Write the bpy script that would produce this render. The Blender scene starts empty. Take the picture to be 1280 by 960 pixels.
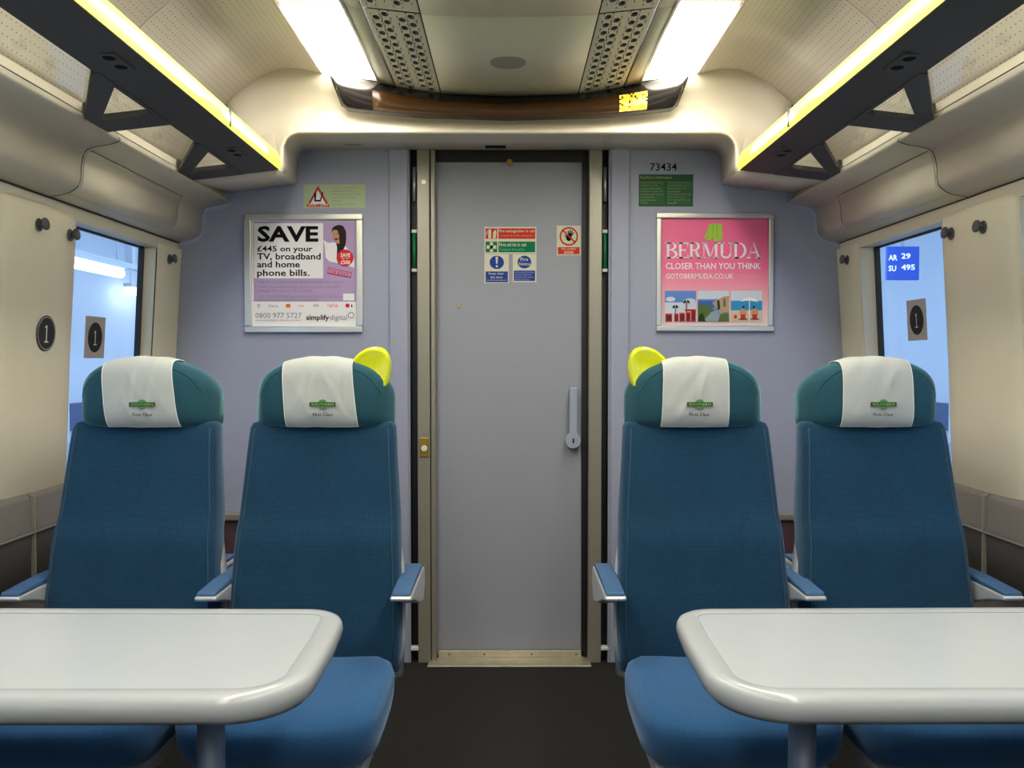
import bpy, bmesh, math, random
from mathutils import Vector, Matrix
random.seed(7)
S = bpy.context.scene
COL = S.collection
F = 1100.0
# ---------------------------------------------------------------- camera, light, exposure
PITCH = math.radians(1.56); YAW = math.radians(-0.156)
cd = bpy.data.cameras.new('camera'); cam = bpy.data.objects.new('camera', cd); COL.objects.link(cam)
cam.location = (0, 0, 1.2); cam.rotation_euler = (math.pi/2 - PITCH, 0, YAW)
cd.sensor_width = 36.0; cd.lens = 36.0*F/1280.0; cd.clip_start = 0.02; cd.clip_end = 100
S.camera = cam
S.view_settings.view_transform = 'Standard'; S.view_settings.look = 'None'
S.view_settings.gamma = 1; S.view_settings.use_curve_mapping = False
S.view_settings.exposure = 0.55
W = bpy.data.worlds.new('station_daylight'); S.world = W; W.use_nodes = True
W.node_tree.nodes['Background'].inputs[0].default_value = (0.55, 0.74, 1.0, 1)
W.node_tree.nodes['Background'].inputs[1].default_value = 1.7
CEIL_E = 12.5      # ceiling diffusers
STRIP_E = 1.25     # rack strips

RM = cam.rotation_euler.to_matrix()
def pw(px, py, Y):                    # the point of the plane y = Y seen at a photograph pixel
    d = RM @ Vector(((px-640)/F, (480-py)/F, -1.0))
    return Vector((d.x*Y/d.y, Y, 1.2 + d.z*Y/d.y))

# ---------------------------------------------------------------- materials
MATS = {}
def mat(name, col, rough=0.5, metal=0.0, emit=0.0, ecol=None, noise=0.0, nscale=60, bump=0.0, trans=0.0, coat=0.0, spec=0.5, alpha=1.0):
    if name in MATS: return MATS[name]
    m = bpy.data.materials.new(name); m.use_nodes = True
    nt = m.node_tree; b = nt.nodes['Principled BSDF']
    c = (col[0], col[1], col[2], 1)
    b.inputs['Base Color'].default_value = c
    b.inputs['Roughness'].default_value = rough; b.inputs['Metallic'].default_value = metal
    b.inputs['Transmission Weight'].default_value = trans; b.inputs['Coat Weight'].default_value = coat
    b.inputs['Specular IOR Level'].default_value = spec; b.inputs['Alpha'].default_value = alpha
    if emit:
        e = ecol or col
        b.inputs['Emission Color'].default_value = (e[0], e[1], e[2], 1); b.inputs['Emission Strength'].default_value = emit
    if noise or bump:
        tc = nt.nodes.new('ShaderNodeTexCoord'); n = nt.nodes.new('ShaderNodeTexNoise')
        n.inputs['Scale'].default_value = nscale; n.inputs['Detail'].default_value = 4
        nt.links.new(tc.outputs['Object'], n.inputs['Vector'])
        if noise:
            r = nt.nodes.new('ShaderNodeMapRange'); r.inputs['To Min'].default_value = 1-noise; r.inputs['To Max'].default_value = 1+noise
            nt.links.new(n.outputs['Fac'], r.inputs['Value'])
            mx = nt.nodes.new('ShaderNodeVectorMath'); mx.operation = 'SCALE'; mx.inputs[0].default_value = col
            nt.links.new(r.outputs[0], mx.inputs['Scale']); nt.links.new(mx.outputs[0], b.inputs['Base Color'])
        if bump:
            bp = nt.nodes.new('ShaderNodeBump'); bp.inputs['Strength'].default_value = bump; bp.inputs['Distance'].default_value = 0.002
            nt.links.new(n.outputs['Fac'], bp.inputs['Height']); nt.links.new(bp.outputs[0], b.inputs['Normal'])
    MATS[name] = m; return m

def moquette(name, col, dark):
    m = mat(name, col, 0.95, spec=0.15); nt = m.node_tree; b = nt.nodes['Principled BSDF']
    b.inputs['Sheen Weight'].default_value = 0.35; b.inputs['Sheen Tint'].default_value = (0.5, 0.7, 1, 1)
    tc = nt.nodes.new('ShaderNodeTexCoord'); sp = nt.nodes.new('ShaderNodeSeparateXYZ'); cb = nt.nodes.new('ShaderNodeCombineXYZ')
    nt.links.new(tc.outputs['Object'], sp.inputs[0]); ad = nt.nodes.new('ShaderNodeMath'); ad.operation = 'SUBTRACT'
    nt.links.new(sp.outputs[2], ad.inputs[0]); nt.links.new(sp.outputs[1], ad.inputs[1])
    nt.links.new(sp.outputs[0], cb.inputs[0]); nt.links.new(ad.outputs[0], cb.inputs[1])
    br = nt.nodes.new('ShaderNodeTexBrick'); br.inputs['Scale'].default_value = 1
    br.inputs['Brick Width'].default_value = 0.006; br.inputs['Row Height'].default_value = 0.0105
    br.inputs['Mortar Size'].default_value = 0.0013; br.inputs['Mortar Smooth'].default_value = 0.6
    br.inputs['Color1'].default_value = (*col, 1); br.inputs['Color2'].default_value = (col[0]*.8, col[1]*.85, col[2]*.9, 1)
    br.inputs['Mortar'].default_value = (*dark, 1)
    nt.links.new(cb.outputs[0], br.inputs['Vector'])
    n = nt.nodes.new('ShaderNodeTexNoise'); n.inputs['Scale'].default_value = 9; nt.links.new(tc.outputs['Object'], n.inputs['Vector'])
    r = nt.nodes.new('ShaderNodeMapRange'); r.inputs['To Min'].default_value = .82; r.inputs['To Max'].default_value = 1.18
    nt.links.new(n.outputs['Fac'], r.inputs['Value'])
    mx = nt.nodes.new('ShaderNodeVectorMath'); mx.operation = 'SCALE'
    nt.links.new(br.outputs['Color'], mx.inputs[0]); nt.links.new(r.outputs[0], mx.inputs['Scale'])
    nt.links.new(mx.outputs[0], b.inputs['Base Color'])
    return m

def perforated(name, col):
    m = mat(name, col, 0.33); nt = m.node_tree; b = nt.nodes['Principled BSDF']
    uv = nt.nodes.new('ShaderNodeUVMap')
    s = nt.nodes.new('ShaderNodeVectorMath'); s.operation = 'SCALE'; s.inputs['Scale'].default_value = 1/0.0185
    f = nt.nodes.new('ShaderNodeVectorMath'); f.operation = 'FRACTION'
    d = nt.nodes.new('ShaderNodeVectorMath'); d.operation = 'SUBTRACT'; d.inputs[1].default_value = (.5, .5, 0)
    l = nt.nodes.new('ShaderNodeVectorMath'); l.operation = 'LENGTH'
    c = nt.nodes.new('ShaderNodeMath'); c.operation = 'LESS_THAN'; c.inputs[1].default_value = 0.105
    nt.links.new(uv.outputs[0], s.inputs[0]); nt.links.new(s.outputs[0], f.inputs[0]); nt.links.new(f.outputs[0], d.inputs[0])
    nt.links.new(d.outputs[0], l.inputs[0]); nt.links.new(l.outputs['Value'], c.inputs[0])
    mx = nt.nodes.new('ShaderNodeMix'); mx.data_type = 'RGBA'
    mx.inputs['A'].default_value = (*col, 1); mx.inputs['B'].default_value = (.16, .14, .11, 1)
    nt.links.new(c.outputs[0], mx.inputs['Factor']); nt.links.new(mx.outputs['Result'], b.inputs['Base Color'])
    return m

M_cream = mat('cream_plastic', (.72, .65, .52), .38, noise=.03, nscale=8, bump=.08)
M_wallc = mat('cream_wall_panel', (.78, .72, .56), .42, noise=.03, nscale=6, bump=.05)
M_perf = perforated('perforated_cream', (.74, .67, .56))
M_ceil = mat('ceiling_grey', (.46, .45, .37), .5, noise=.03, nscale=10)
M_blue = mat('lavender_laminate', (.36, .38, .50), .5, noise=.05, nscale=90, bump=.08)
M_door = mat('door_grey', (.33, .345, .405), .45, noise=.06, nscale=120, bump=.08)
M_frame = mat('frame_beige_metal', (.34, .32, .26), .35, .3, noise=.05, nscale=40)
M_black = mat('black_rubber', (.008, .008, .009), .5)
M_dark = mat('dark_grey_rack', (.052, .047, .044), .6, 0, noise=.08, nscale=50)
M_carpet = mat('dark_carpet', (.012, .0115, .010), .95, noise=.6, nscale=160, bump=.6)
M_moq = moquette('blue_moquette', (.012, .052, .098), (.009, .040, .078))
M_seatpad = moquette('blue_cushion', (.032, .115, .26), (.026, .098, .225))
M_teal = mat('teal_fabric', (.020, .080, .108), .9, noise=.22, nscale=220, bump=.25, spec=.2)
_b = M_teal.node_tree.nodes['Principled BSDF']; _b.inputs['Sheen Weight'].default_value = .8; _b.inputs['Sheen Tint'].default_value = (.45, .9, .95, 1); _b.inputs['Sheen Roughness'].default_value = .35
M_pipe = mat('seam_piping', (.03, .075, .12), .8)
M_shell = mat('seat_shell_grey', (.55, .55, .56), .35)
M_silver = mat('silver_tray', (.62, .62, .62), .28, .35)
M_armpad = mat('armrest_pad_blue', (.045, .12, .25), .7, noise=.12, nscale=200)
M_yellow = mat('yellow_handle', (.82, .86, .01), .25, coat=.6)
M_cloth = mat('white_cloth', (.50, .52, .49), .9, noise=.05, nscale=18, bump=.35, spec=.2)
M_hem = mat('cloth_hem', (.78, .80, .76), .9, spec=.2)
M_table = mat('table_laminate', (.50, .53, .55), .25, noise=.02, nscale=12, coat=.2)
M_rim = mat('table_rim', (.46, .48, .49), .25, coat=.3)
M_leg = mat('table_leg_grey', (.16, .20, .26), .4, .3)
M_dado = mat('dado_grey_brown', (.15, .135, .125), .6, noise=.08, nscale=60)
M_alu = mat('aluminium', (.66, .66, .64), .3, .7)
M_brass = mat('brass', (.50, .33, .06), .35, .7)
M_steel = mat('worn_steel_sill', (.60, .55, .42), .35, .6, noise=.25, nscale=30)
M_maroon = mat('maroon_panel', (.10, .05, .06), .6)
M_white = mat('white_print', (.80, .80, .76), .5)
M_bk = mat('black_print', (.008, .008, .010), .8, spec=.1)
M_glass = mat('window_glass', (.94, .97, 1.0), .0, trans=1.0)
MATS['window_glass'].node_tree.nodes['Principled BSDF'].inputs['IOR'].default_value = 1.12
M_shelf = mat('shelf_glass', (.90, .93, .90), .02, trans=1.0)
MATS['shelf_glass'].node_tree.nodes['Principled BSDF'].inputs['IOR'].default_value = 1.15
M_hook = mat('hook_grey', (.10, .10, .11), .4)

# ---------------------------------------------------------------- helpers
def wloc(o):
    v = Vector((0, 0, 0))
    while o: v = v + o.location; o = o.parent
    return v
def mesh_obj(name, verts, faces, m, parent=None, smooth=False, uvs=None, mats=None, fm=None, local=False):
    me = bpy.data.meshes.new(name)
    if parent and not local:
        w = wloc(parent); verts = [Vector(v)-w for v in verts]
    me.from_pydata([tuple(v) for v in verts], [], faces)
    for x in (mats or [m]): me.materials.append(x)
    if fm:
        for p, k in zip(me.polygons, fm): p.material_index = k
    if uvs:
        ul = me.uv_layers.new(name='UVMap')
        for p in me.polygons:
            for li in p.loop_indices: ul.data[li].uv = uvs[me.loops[li].vertex_index]
    if smooth:
        for p in me.polygons: p.use_smooth = True
    me.validate(); me.update()
    o = bpy.data.objects.new(name, me); COL.objects.link(o)
    if parent: o.parent = parent
    return o
def fixn(o):
    bm = bmesh.new(); bm.from_mesh(o.data); bmesh.ops.recalc_face_normals(bm, faces=bm.faces); bm.to_mesh(o.data); bm.free(); return o
def bevel(o, w, seg=2, ang=35):
    b = o.modifiers.new('bevel', 'BEVEL'); b.width = w; b.segments = seg; b.limit_method = 'ANGLE'; b.angle_limit = math.radians(ang)
    for p in o.data.polygons: p.use_smooth = True
    wn = o.modifiers.new('wn', 'WEIGHTED_NORMAL'); wn.keep_sharp = False
    return o
def box(name, x0, x1, y0, y1, z0, z1, m, parent=None, bev=0, seg=2, local=False):
    v = [(x, y, z) for x in (x0, x1) for y in (y0, y1) for z in (z0, z1)]
    f = [(0,1,3,2), (4,6,7,5), (0,4,5,1), (2,3,7,6), (0,2,6,4), (1,5,7,3)]
    o = mesh_obj(name, v, f, m, parent, local=local); fixn(o)
    if bev: bevel(o, bev, seg)
    return o
def prism(name, pts, a, b, axis, m, parent=None, bev=0, local=False, seg=2):   # pts 2D outline, extruded a..b on axis
    n = len(pts)
    def P(p, t):
        return {'x': (t, p[0], p[1]), 'y': (p[0], t, p[1]), 'z': (p[0], p[1], t)}[axis]
    v = [P(p, a) for p in pts] + [P(p, b) for p in pts]
    f = [tuple(range(n))[::-1], tuple(range(n, 2*n))] + [(i, (i+1) % n, n+(i+1) % n, n+i) for i in range(n)]
    o = mesh_obj(name, v, f, m, parent, local=local); fixn(o)
    if bev: bevel(o, bev, seg)
    return o
def loft(name, rows, m, parent=None, closed=False, caps=False, smooth=True, thick=0, uvs=False, local=False, skip=None):
    n = len(rows[0]); v = [p for r in rows for p in r]; f = []; uv = None
    for i in range(len(rows)-1):
        for j in range(n if closed else n-1):
            if skip and skip(i, j): continue
            k = (j+1) % n
            f.append((i*n+j, i*n+k, (i+1)*n+k, (i+1)*n+j))
    if caps:
        f.append(tuple(range(n))[::-1]); f.append(tuple(range((len(rows)-1)*n, len(rows)*n)))
    if uvs:
        uv = []
        for r in rows:
            s = 0; L = None
            for p in r:
                p = Vector(p)
                if L is not None: s += math.hypot(p.x-L.x, p.z-L.z)
                uv.append((s, p.y)); L = p
    o = mesh_obj(name, v, f, m, parent, smooth, uv, local=local)
    if caps or closed: fixn(o)
    if thick:
        s = o.modifiers.new('solid', 'SOLIDIFY'); s.thickness = thick; s.offset = 0
    return o
def tube(name, pts, r, m, parent=None, n=8, local=False):
    pts = [Vector(p) for p in pts]; rows = []
    for i, p in enumerate(pts):
        t = (pts[min(i+1, len(pts)-1)] - pts[max(i-1, 0)]).normalized()
        up = Vector((0, 0, 1)) if abs(t.z) < .9 else Vector((1, 0, 0))
        a = t.cross(up).normalized(); b = t.cross(a)
        rows.append([p + r*(math.cos(2*math.pi*k/n)*a + math.sin(2*math.pi*k/n)*b) for k in range(n)])
    return loft(name, rows, m, parent, closed=True, caps=True, local=local)
def disc(name, c, r, nrm, h, m, parent=None, n=28, bev=0):    # short cylinder, centre of base c, along nrm
    nrm = Vector(nrm).normalized(); up = Vector((0, 0, 1)) if abs(nrm.z) < .9 else Vector((1, 0, 0))
    a = nrm.cross(up).normalized(); b = nrm.cross(a); c = Vector(c)
    rows = [[c + nrm*t + r*(math.cos(2*math.pi*k/n)*a + math.sin(2*math.pi*k/n)*b) for k in range(n)] for t in (0, h)]
    o = loft(name, rows, m, parent, closed=True, caps=True, smooth=False)
    if bev: bevel(o, bev)
    return o
def thing(name, label, cat, loc=(0, 0, 0), group=None):
    o = bpy.data.objects.new(name, None); COL.objects.link(o); o.location = loc; o.empty_display_size = .05
    o['label'] = label; o['category'] = cat
    if group: o['group'] = group
    return o
def struct(o): o['kind'] = 'structure'; return o
def snode(name, loc=(0, 0, 0)):
    o = bpy.data.objects.new(name, None); COL.objects.link(o); o.location = loc; o['kind'] = 'structure'; return o
def resample(pts, n):
    pts = [Vector(p) for p in pts]; L = [0]
    for a, b in zip(pts, pts[1:]): L.append(L[-1] + (b-a).length)
    out = []
    for i in range(n):
        t = L[-1]*i/(n-1); k = 0
        while k < len(L)-2 and L[k+1] < t: k += 1
        u = (t-L[k])/max(1e-9, L[k+1]-L[k]); out.append(pts[k].lerp(pts[k+1], min(1, u)))
    return out
def catmull(pts, sub=6):
    pts = [Vector(p) for p in pts]; out = []
    for i in range(len(pts)-1):
        p0 = pts[max(i-1, 0)]; p1 = pts[i]; p2 = pts[i+1]; p3 = pts[min(i+2, len(pts)-1)]
        for k in range(sub):
            t = k/sub
            out.append(.5*((2*p1)+(p2-p0)*t+(2*p0-5*p1+4*p2-p3)*t*t+(3*p1-p0-3*p2+p3)*t**3))
    out.append(pts[-1]); return out

_tc = {}
def text_mesh(s, bold=0.0, font_shear=0.0):
    k = (s, bold, font_shear)
    if k in _tc: return _tc[k]
    c = bpy.data.curves.new('t', 'FONT'); c.body = s; c.size = 1; c.offset = bold; c.resolution_u = 2; c.shear = font_shear
    o = bpy.data.objects.new('t', c); COL.objects.link(o)
    dg = bpy.context.evaluated_depsgraph_get(); me = bpy.data.meshes.new_from_object(o.evaluated_get(dg))
    v = [(x.co.x, x.co.y) for x in me.vertices]; f = [tuple(p.vertices) for p in me.polygons]
    bpy.data.objects.remove(o); bpy.data.curves.remove(c); bpy.data.meshes.remove(me)
    xs = [a[0] for a in v]; ys = [a[1] for a in v]
    _tc[k] = (v, f, min(xs), max(xs), min(ys), max(ys)); return _tc[k]
def geo_text(s, x0, x1, y0, y1, bold=0, shear=0):    # text fitted to a 2D box
    v, f, a, b, c, d = text_mesh(s, bold, shear)
    return [(x0+(x-a)/(b-a)*(x1-x0), y0+(y-c)/(d-c)*(y1-y0)) for x, y in v], f
class Print:            # flat print: 2D polygons in plane units (u right, v up), stacked in hair-thin layers
    def __init__(s): s.v = []; s.f = []; s.m = []; s.k = []
    def mi(s, m):
        if m not in s.m: s.m.append(m)
        return s.m.index(m)
    def poly(s, pts, m, lay=0):
        n = len(s.v); s.v += [(p[0], p[1], lay) for p in pts]; s.f.append(tuple(range(n, n+len(pts)))); s.k.append(s.mi(m)); return s
    def rect(s, x0, x1, y0, y1, m, lay=0): return s.poly([(x0, y0), (x1, y0), (x1, y1), (x0, y1)], m, lay)
    def ell(s, cx, cy, rx, ry, m, lay=0, n=24):
        return s.poly([(cx+rx*math.cos(2*math.pi*i/n), cy+ry*math.sin(2*math.pi*i/n)) for i in range(n)], m, lay)
    def ring(s, cx, cy, r0, r1, m, lay=0, n=28, ay=1.0):
        for i in range(n):
            a, b = 2*math.pi*i/n, 2*math.pi*(i+1)/n
            s.poly([(cx+r*math.cos(t), cy+ay*r*math.sin(t)) for r, t in ((r0, a), (r1, a), (r1, b), (r0, b))], m, lay)
        return s
    def text(s, t, x0, x1, y0, y1, m, lay=1, bold=0, shear=0):
        v, f = geo_text(t, x0, x1, y0, y1, bold, shear); n = len(s.v)
        s.v += [(a, b, lay) for a, b in v]
        for q in f: s.f.append(tuple(i+n for i in q)); s.k.append(s.mi(m))
        return s
    def build(s, name, fn, parent=None, local=False):  # fn(u, v, lay) -> world point
        o = mesh_obj(name, [fn(*p) for p in s.v], s.f, None, parent, mats=s.m, fm=s.k, local=local); return o
LAY = 0.0006
def wallpx(Y):         # print units = photograph pixels on the plane y = Y (v measured DOWN as negative rows)
    def fn(u, v, lay):
        p = pw(u, -v, Y); p.y -= lay*LAY; return p
    return fn

# ---------------------------------------------------------------- structure
YW = 3.46; YB = -2.6
floor = struct(box('floor', -1.45, 1.45, YB, YW+.3, -.06, 0, M_carpet))
# cove / ceiling profile (x, z) right side
CF = [(0, 2.150), (.246, 2.157), (.407, 2.174), (.46, 2.18)]
COVE = [(p.x, p.z) for p in catmull([(.64, 0, 2.18), (.71, 0, 2.197), (.78, 0, 2.197), (.85, 0, 2.172), (.91, 0, 2.130), (.97, 0, 2.078), (1.06, 0, 1.975), (1.125, 0, 1.878)], 4)]
YS = 3.04
ceil = snode('ceiling')
# centre ceiling panel (two lengths with a seam at 2.46)
XG0, XG1 = .246, .407
for y0, y1 in ((YB, 1.20), (1.203, 2.458), (2.461, 3.22)):
    o = loft('ceiling_panel', [[(x, y, z+.0) for x, z in [(-XG0+.002, 2.157), (-.12, 2.1517), (0, 2.15), (.12, 2.1517), (XG0-.002, 2.157)]] for y in (y0, y1)], M_ceil, ceil, thick=.006)
box('ceiling_void', -.66, .66, YB, YW, 2.235, 2.25, M_black, ceil)
for s in (-1, 1):
    for y0, y1 in ((YB, 1.20), (1.203, 2.458), (2.461, 3.19)):
        loft('ceiling_edge_strip', [[(s*(XG1+.002), y, 2.174), (s*.455, y, 2.18)] for y in (y0, y1)], M_ceil, ceil, thick=.006)
    # perforated cove
    for y0, y1 in ((YB, 1.60), (1.604, 2.338), (2.344, YS)):
        loft('cove_panel', [[(s*x, y, z) for x, z in COVE] for y in (y0, y0+.5*(y1-y0), y1)], M_perf, ceil, uvs=True, thick=.004)
    box('cove_backing', s*1.16, s*1.17, YB, YS+.3, 1.83, 2.25, M_black, ceil)
    box('cove_top_backing', s*.66, s*1.17, YB, YS+.3, 2.24, 2.25, M_black, ceil)

# ventilation grilles: pierced strips with real holes
def grille(s, y0, y1, label):
    t = thing('ventilation_grille', label, 'vent', (s*.3265, y0, 2.16), 'ventilation grilles in the ceiling')
    def zc(x): return 2.157 + (abs(x)-XG0)/(XG1-XG0)*(2.174-2.157)
    v = []; f = []; fk = []
    P = .060
    # columns of cells: margin, pair, gap, pair, margin
    cols = [(XG0+.003, .262, 0, 0), (.262, .290, 1, 0.0), (.290, .318, 1, .5), (.318, .336, 0, 0), (.336, .364, 1, 0), (.364, .392, 1, .5), (.392, XG1-.003, 0, 0)]
    dark_v = []; dark_f = []
    for a, b, hole, ph in cols:
        if not hole:
            k = len(v); v += [(s*a, y0+.003, zc(a)), (s*b, y0+.003, zc(b)), (s*b, y1-.003, zc(b)), (s*a, y1-.003, zc(a))]; f.append((k, k+1, k+2, k+3)); continue
        yy = y0+.003; first = True
        edges = [y0+.003]
        q = y0+.003 + (P*ph if ph else 0)
        if ph:
            k = len(v); v += [(s*a, y0+.003, zc(a)), (s*b, y0+.003, zc(b)), (s*b, q, zc(b)), (s*a, q, zc(a))]; f.append((k, k+1, k+2, k+3))
        while q + P < y1-.003:
            c = ((a+b)/2, q+P/2); hx, hy = .0105, .017; N = 10
            ring0 = []; k = len(v)
            for i in range(N):
                an = 2*math.pi*(i+.5)/N
                cx, cy = math.cos(an), math.sin(an); mx = max(abs(cx), abs(cy))
                ring0.append((c[0]+(b-a)/2*cx/mx, c[1]+P/2*cy/mx))
            for p in ring0: v.append((s*p[0], p[1], zc(p[0])))
            for i in range(N):
                an = 2*math.pi*(i+.5)/N; x = c[0]+hx*math.cos(an); v.append((s*x, c[1]+hy*math.sin(an), zc(x)+.001))
            for i in range(N):
                an = 2*math.pi*(i+.5)/N; x = c[0]+hx*.7*math.cos(an); v.append((s*x, c[1]+hy*.8*math.sin(an), zc(x)+.012))
            for i in range(N):
                j = (i+1) % N
                f.append((k+i, k+j, k+N+j, k+N+i)); f.append((k+N+i, k+N+j, k+2*N+j, k+2*N+i)); fk.append(len(f)-1)
            q += P
        k = len(v); v += [(s*a, q, zc(a)), (s*b, q, zc(b)), (s*b, y1-.003, zc(b)), (s*a, y1-.003, zc(a))]; f.append((k, k+1, k+2, k+3))
    mesh_obj('perforated_plate', v, f, None, t, mats=[M_ceil, M_hook], fm=[1 if i in set(fk) else 0 for i in range(len(f))])  # hole walls coloured dark, standing in for the shade inside
    box('dark_duct', s*(XG0+.004), s*(XG1-.004), y0+.003, y1-.003, 2.192, 2.196, M_black, t)
for s, nm in ((-1, 'left'), (1, 'right')):
    other = 'far ' if 1 else ''
    grille(s, 2.461, 3.19, 'perforated cream air vent strip in ceiling left of round speaker, nearest the door' if s < 0 else 'perforated cream air vent strip in ceiling right of round speaker, nearest the door')
    grille(s, 1.203, 2.458, 'perforated air vent strip at the top left edge of ceiling, before the seam' if s < 0 else 'perforated air vent strip at the top right edge of ceiling, before the seam')

# ceiling lights
def lens_mat():
    m = mat('ceiling_diffuser', (.9, .88, .8), .5); nt = m.node_tree; b = nt.nodes['Principled BSDF']
    tc = nt.nodes.new('ShaderNodeTexCoord'); sp = nt.nodes.new('ShaderNodeSeparateXYZ'); nt.links.new(tc.outputs['Generated'], sp.inputs[0])
    r = nt.nodes.new('ShaderNodeValToRGB'); e = r.color_ramp.elements
    e[0].position = .02; e[0].color = (.055, .045, .03, 1); e[1].position = .98; e[1].color = (.055, .045, .03, 1)
    for p, c in ((.13, (1, .95, .84, 1)), (.90, (1, .95, .84, 1))):
        q = e.new(p); q.color = c
    nt.links.new(sp.outputs[1], r.inputs[0]); nt.links.new(r.outputs[0], b.inputs['Emission Color']); b.inputs['Emission Strength'].default_value = CEIL_E
    return m
M_lens = lens_mat()
for s in (-1, 1):
    side = 'left' if s < 0 else 'right'
    k = 0
    y1 = 3.04
    while y1 > -1.5:
        y0 = y1 - .62
        lab = {0: f'bright white ceiling light panel above {side} end of the dark display, nearest the door',
               1: f'ceiling light panel cut by the top edge of the photo on the {side} side'}.get(k, f'{["third", "fourth", "fifth", "sixth", "seventh", "eighth"][k-2] if k > 1 else ""} ceiling light panel from the door on the {side} side')
        t = thing('ceiling_light', lab, 'light', (s*.55, (y0+y1)/2, 2.18), 'ceiling light panels')
        ye = y1 + (.09 if k == 0 else 0)
        v = [(s*.635, y0+.004, 2.181), (s*.464, y0+.004, 2.181), (s*.464, ye-.004, 2.181), (s*.635, y1-.004, 2.181)]
        v += [(a, b, 2.186) for a, b, c in v]
        o = mesh_obj('diffuser', v, [(0, 1, 2, 3), (7, 6, 5, 4), (0, 4, 5, 1), (1, 5, 6, 2), (2, 6, 7, 3), (3, 7, 4, 0)], M_lens, t); fixn(o)
        box('frame_rail', s*.455, s*.463, y0+.002, ye, 2.172, 2.186, M_alu, t, .001)
        box('frame_rail', s*.463, s*.638, y0+.001, y0+.004, 2.173, 2.186, M_alu, t)
        y1 = y0; k += 1
# ceiling speaker
p = pw(635, 81, 2.83)
t = thing('ceiling_speaker', 'round grey speaker grille set in the centre of the ceiling', 'speaker', (p.x, 2.83, 2.15))
M_spk = mat('speaker_grey', (.22, .22, .20), .6)
disc('grille_disc', (p.x, 2.83, 2.149), .058, (0, 0, -1), .004, M_spk, t, bev=.001)
disc('rim', (p.x, 2.83, 2.1495), .063, (0, 0, -1), .002, M_ceil, t)

# side fairings (profile under the rack), joint at Y = 2.49
FAIR = [(1.125, 1.878), (1.112, 1.850), (1.094, 1.822), (1.096, 1.814), (1.12, 1.806), (1.155, 1.800), (1.185, 1.790), (1.198, 1.765), (1.203, 1.735), (1.205, 1.705), (1.215, 1.685), (1.245, 1.668), (1.296, 1.660)]
FAIRS = [(p.x, p.z) for p in catmull([(x, 0, z) for x, z in FAIR], 3)]
wall_l = snode('wall_left'); wall_r = snode('wall_right')
def hatch_prof():
    i0 = 18; return [p for p in FAIRS[i0:34]]
for s, wl in ((-1, wall_l), (1, wall_r)):
    for y0, y1 in ((YB, 1.19), (1.194, 2.483), (2.488, 3.456)):
        loft('fairing_panel', [[(s*x, y, z) for x, z in FAIRS] for y in (y0, y1)], M_cream, wl, thick=.004)
    loft('joint_backing', [[(s*(x+.008), y, z+.004) for x, z in FAIRS] for y in (2.46, 2.51)], M_black, wl)
    tube('joint_gasket', [(s*(x-.0005), 2.4855, z-.0005) for x, z in FAIRS[6:]], .0024, M_black, wl, 6)
    hp = hatch_prof(); hp2 = [(x-.004, z-.0015) for x, z in hp]
    h = loft('hatch_panel', [[(s*x, y, z) for x, z in hp2] for y in (2.495, 3.188)], M_cream, wl, thick=.004)
    # light seam slot above hatch
    tube('hatch_seam', [(s*(hp2[0][0]-.0005), 2.50, hp2[0][1]+.002), (s*(hp2[0][0]-.0005), 3.19, hp2[0][1]+.002)], .0015, M_hook, wl, 5)
    tube('hatch_seam', [(s*(x-.006), 3.19, z) for x, z in hp], .0013, M_hook, wl, 5)
    tube('lower_seam', [(s*1.293, YB, 1.657), (s*1.293, YW, 1.657)], .003, M_black, wl, 5)

# bulkhead: front edge curve and wall curve (right side, x >= 0)
def arc(c, r, a0, a1, n):
    return [(c[0]+r*math.cos(math.radians(a0+(a1-a0)*i/n)), c[1]+r*math.sin(math.radians(a0+(a1-a0)*i/n))) for i in range(n+1)]
FE = [(0, 1.990)] + [(x, z) for x, z in arc((.730, 1.930), .060, 90, 0, 8)] + [(.790, 1.855)]
WE = [(0, 2.022)] + [(x, z) for x, z in arc((.778, 1.970), .052, 90, 0, 8)] + [(.830, 1.889)]
FEr = resample([(x, 3.08, z) for x, z in FE], 40)
WEr = resample([(x, YW, z) for x, z in WE], 40)
bulk = snode('trim_1')
M_soff = M_cream
# soffit + cheek, rounded nose, front face up to the cove seam
ARCH = [(0, 2.150, 3.20), (.246, 2.157, 3.185), (.407, 2.174, 3.165), (.46, 2.18, 3.14), (.64, 2.18, 3.04)] + [(x, z, 3.04) for x, z in COVE[1:21]]
MID = [(0, 2.062, 3.235), (.30, 2.063, 3.22), (.48, 2.066, 3.18), (.57, 2.070, 3.145), (.64, 2.083, 3.125), (.72, 2.098, 3.12), (.80, 2.09, 3.11), (.86, 2.05, 3.10), (.90, 1.99, 3.09), (.92, 1.92, 3.09)]
MID2 = [(0, 2.012, 3.115), (.60, 2.014, 3.105), (.70, 2.016, 3.10), (.76, 2.00, 3.095), (.80, 1.965, 3.092), (.815, 1.92, 3.09), (.815, 1.87, 3.09)]
r0 = resample([(x, y, z) for x, z, y in ARCH], 40); r1 = resample([(x, y, z) for x, z, y in MID], 40); r2 = resample([(x, y, z) for x, z, y in MID2], 40)
rows = [r0, [a.lerp(b, .5)+Vector((0, .012, 0)) for a, b in zip(r0, r1)], r1, [a.lerp(b, .5)+Vector((0, .014, -.004)) for a, b in zip(r1, r2)], r2,
        [a + (b-a)*.65 + Vector((0, -.004, .001)) for a, b in zip(r2, FEr)], FEr, [a.lerp(b, .06) for a, b in zip(FEr, WEr)], [a.lerp(b, .5) for a, b in zip(FEr, WEr)], WEr]
full = [[Vector((-p.x, p.y, p.z)) for p in reversed(r[1:])] + list(r) for r in rows]
loft('bulkhead_shell', full, M_cream, bulk, thick=.004)
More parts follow.
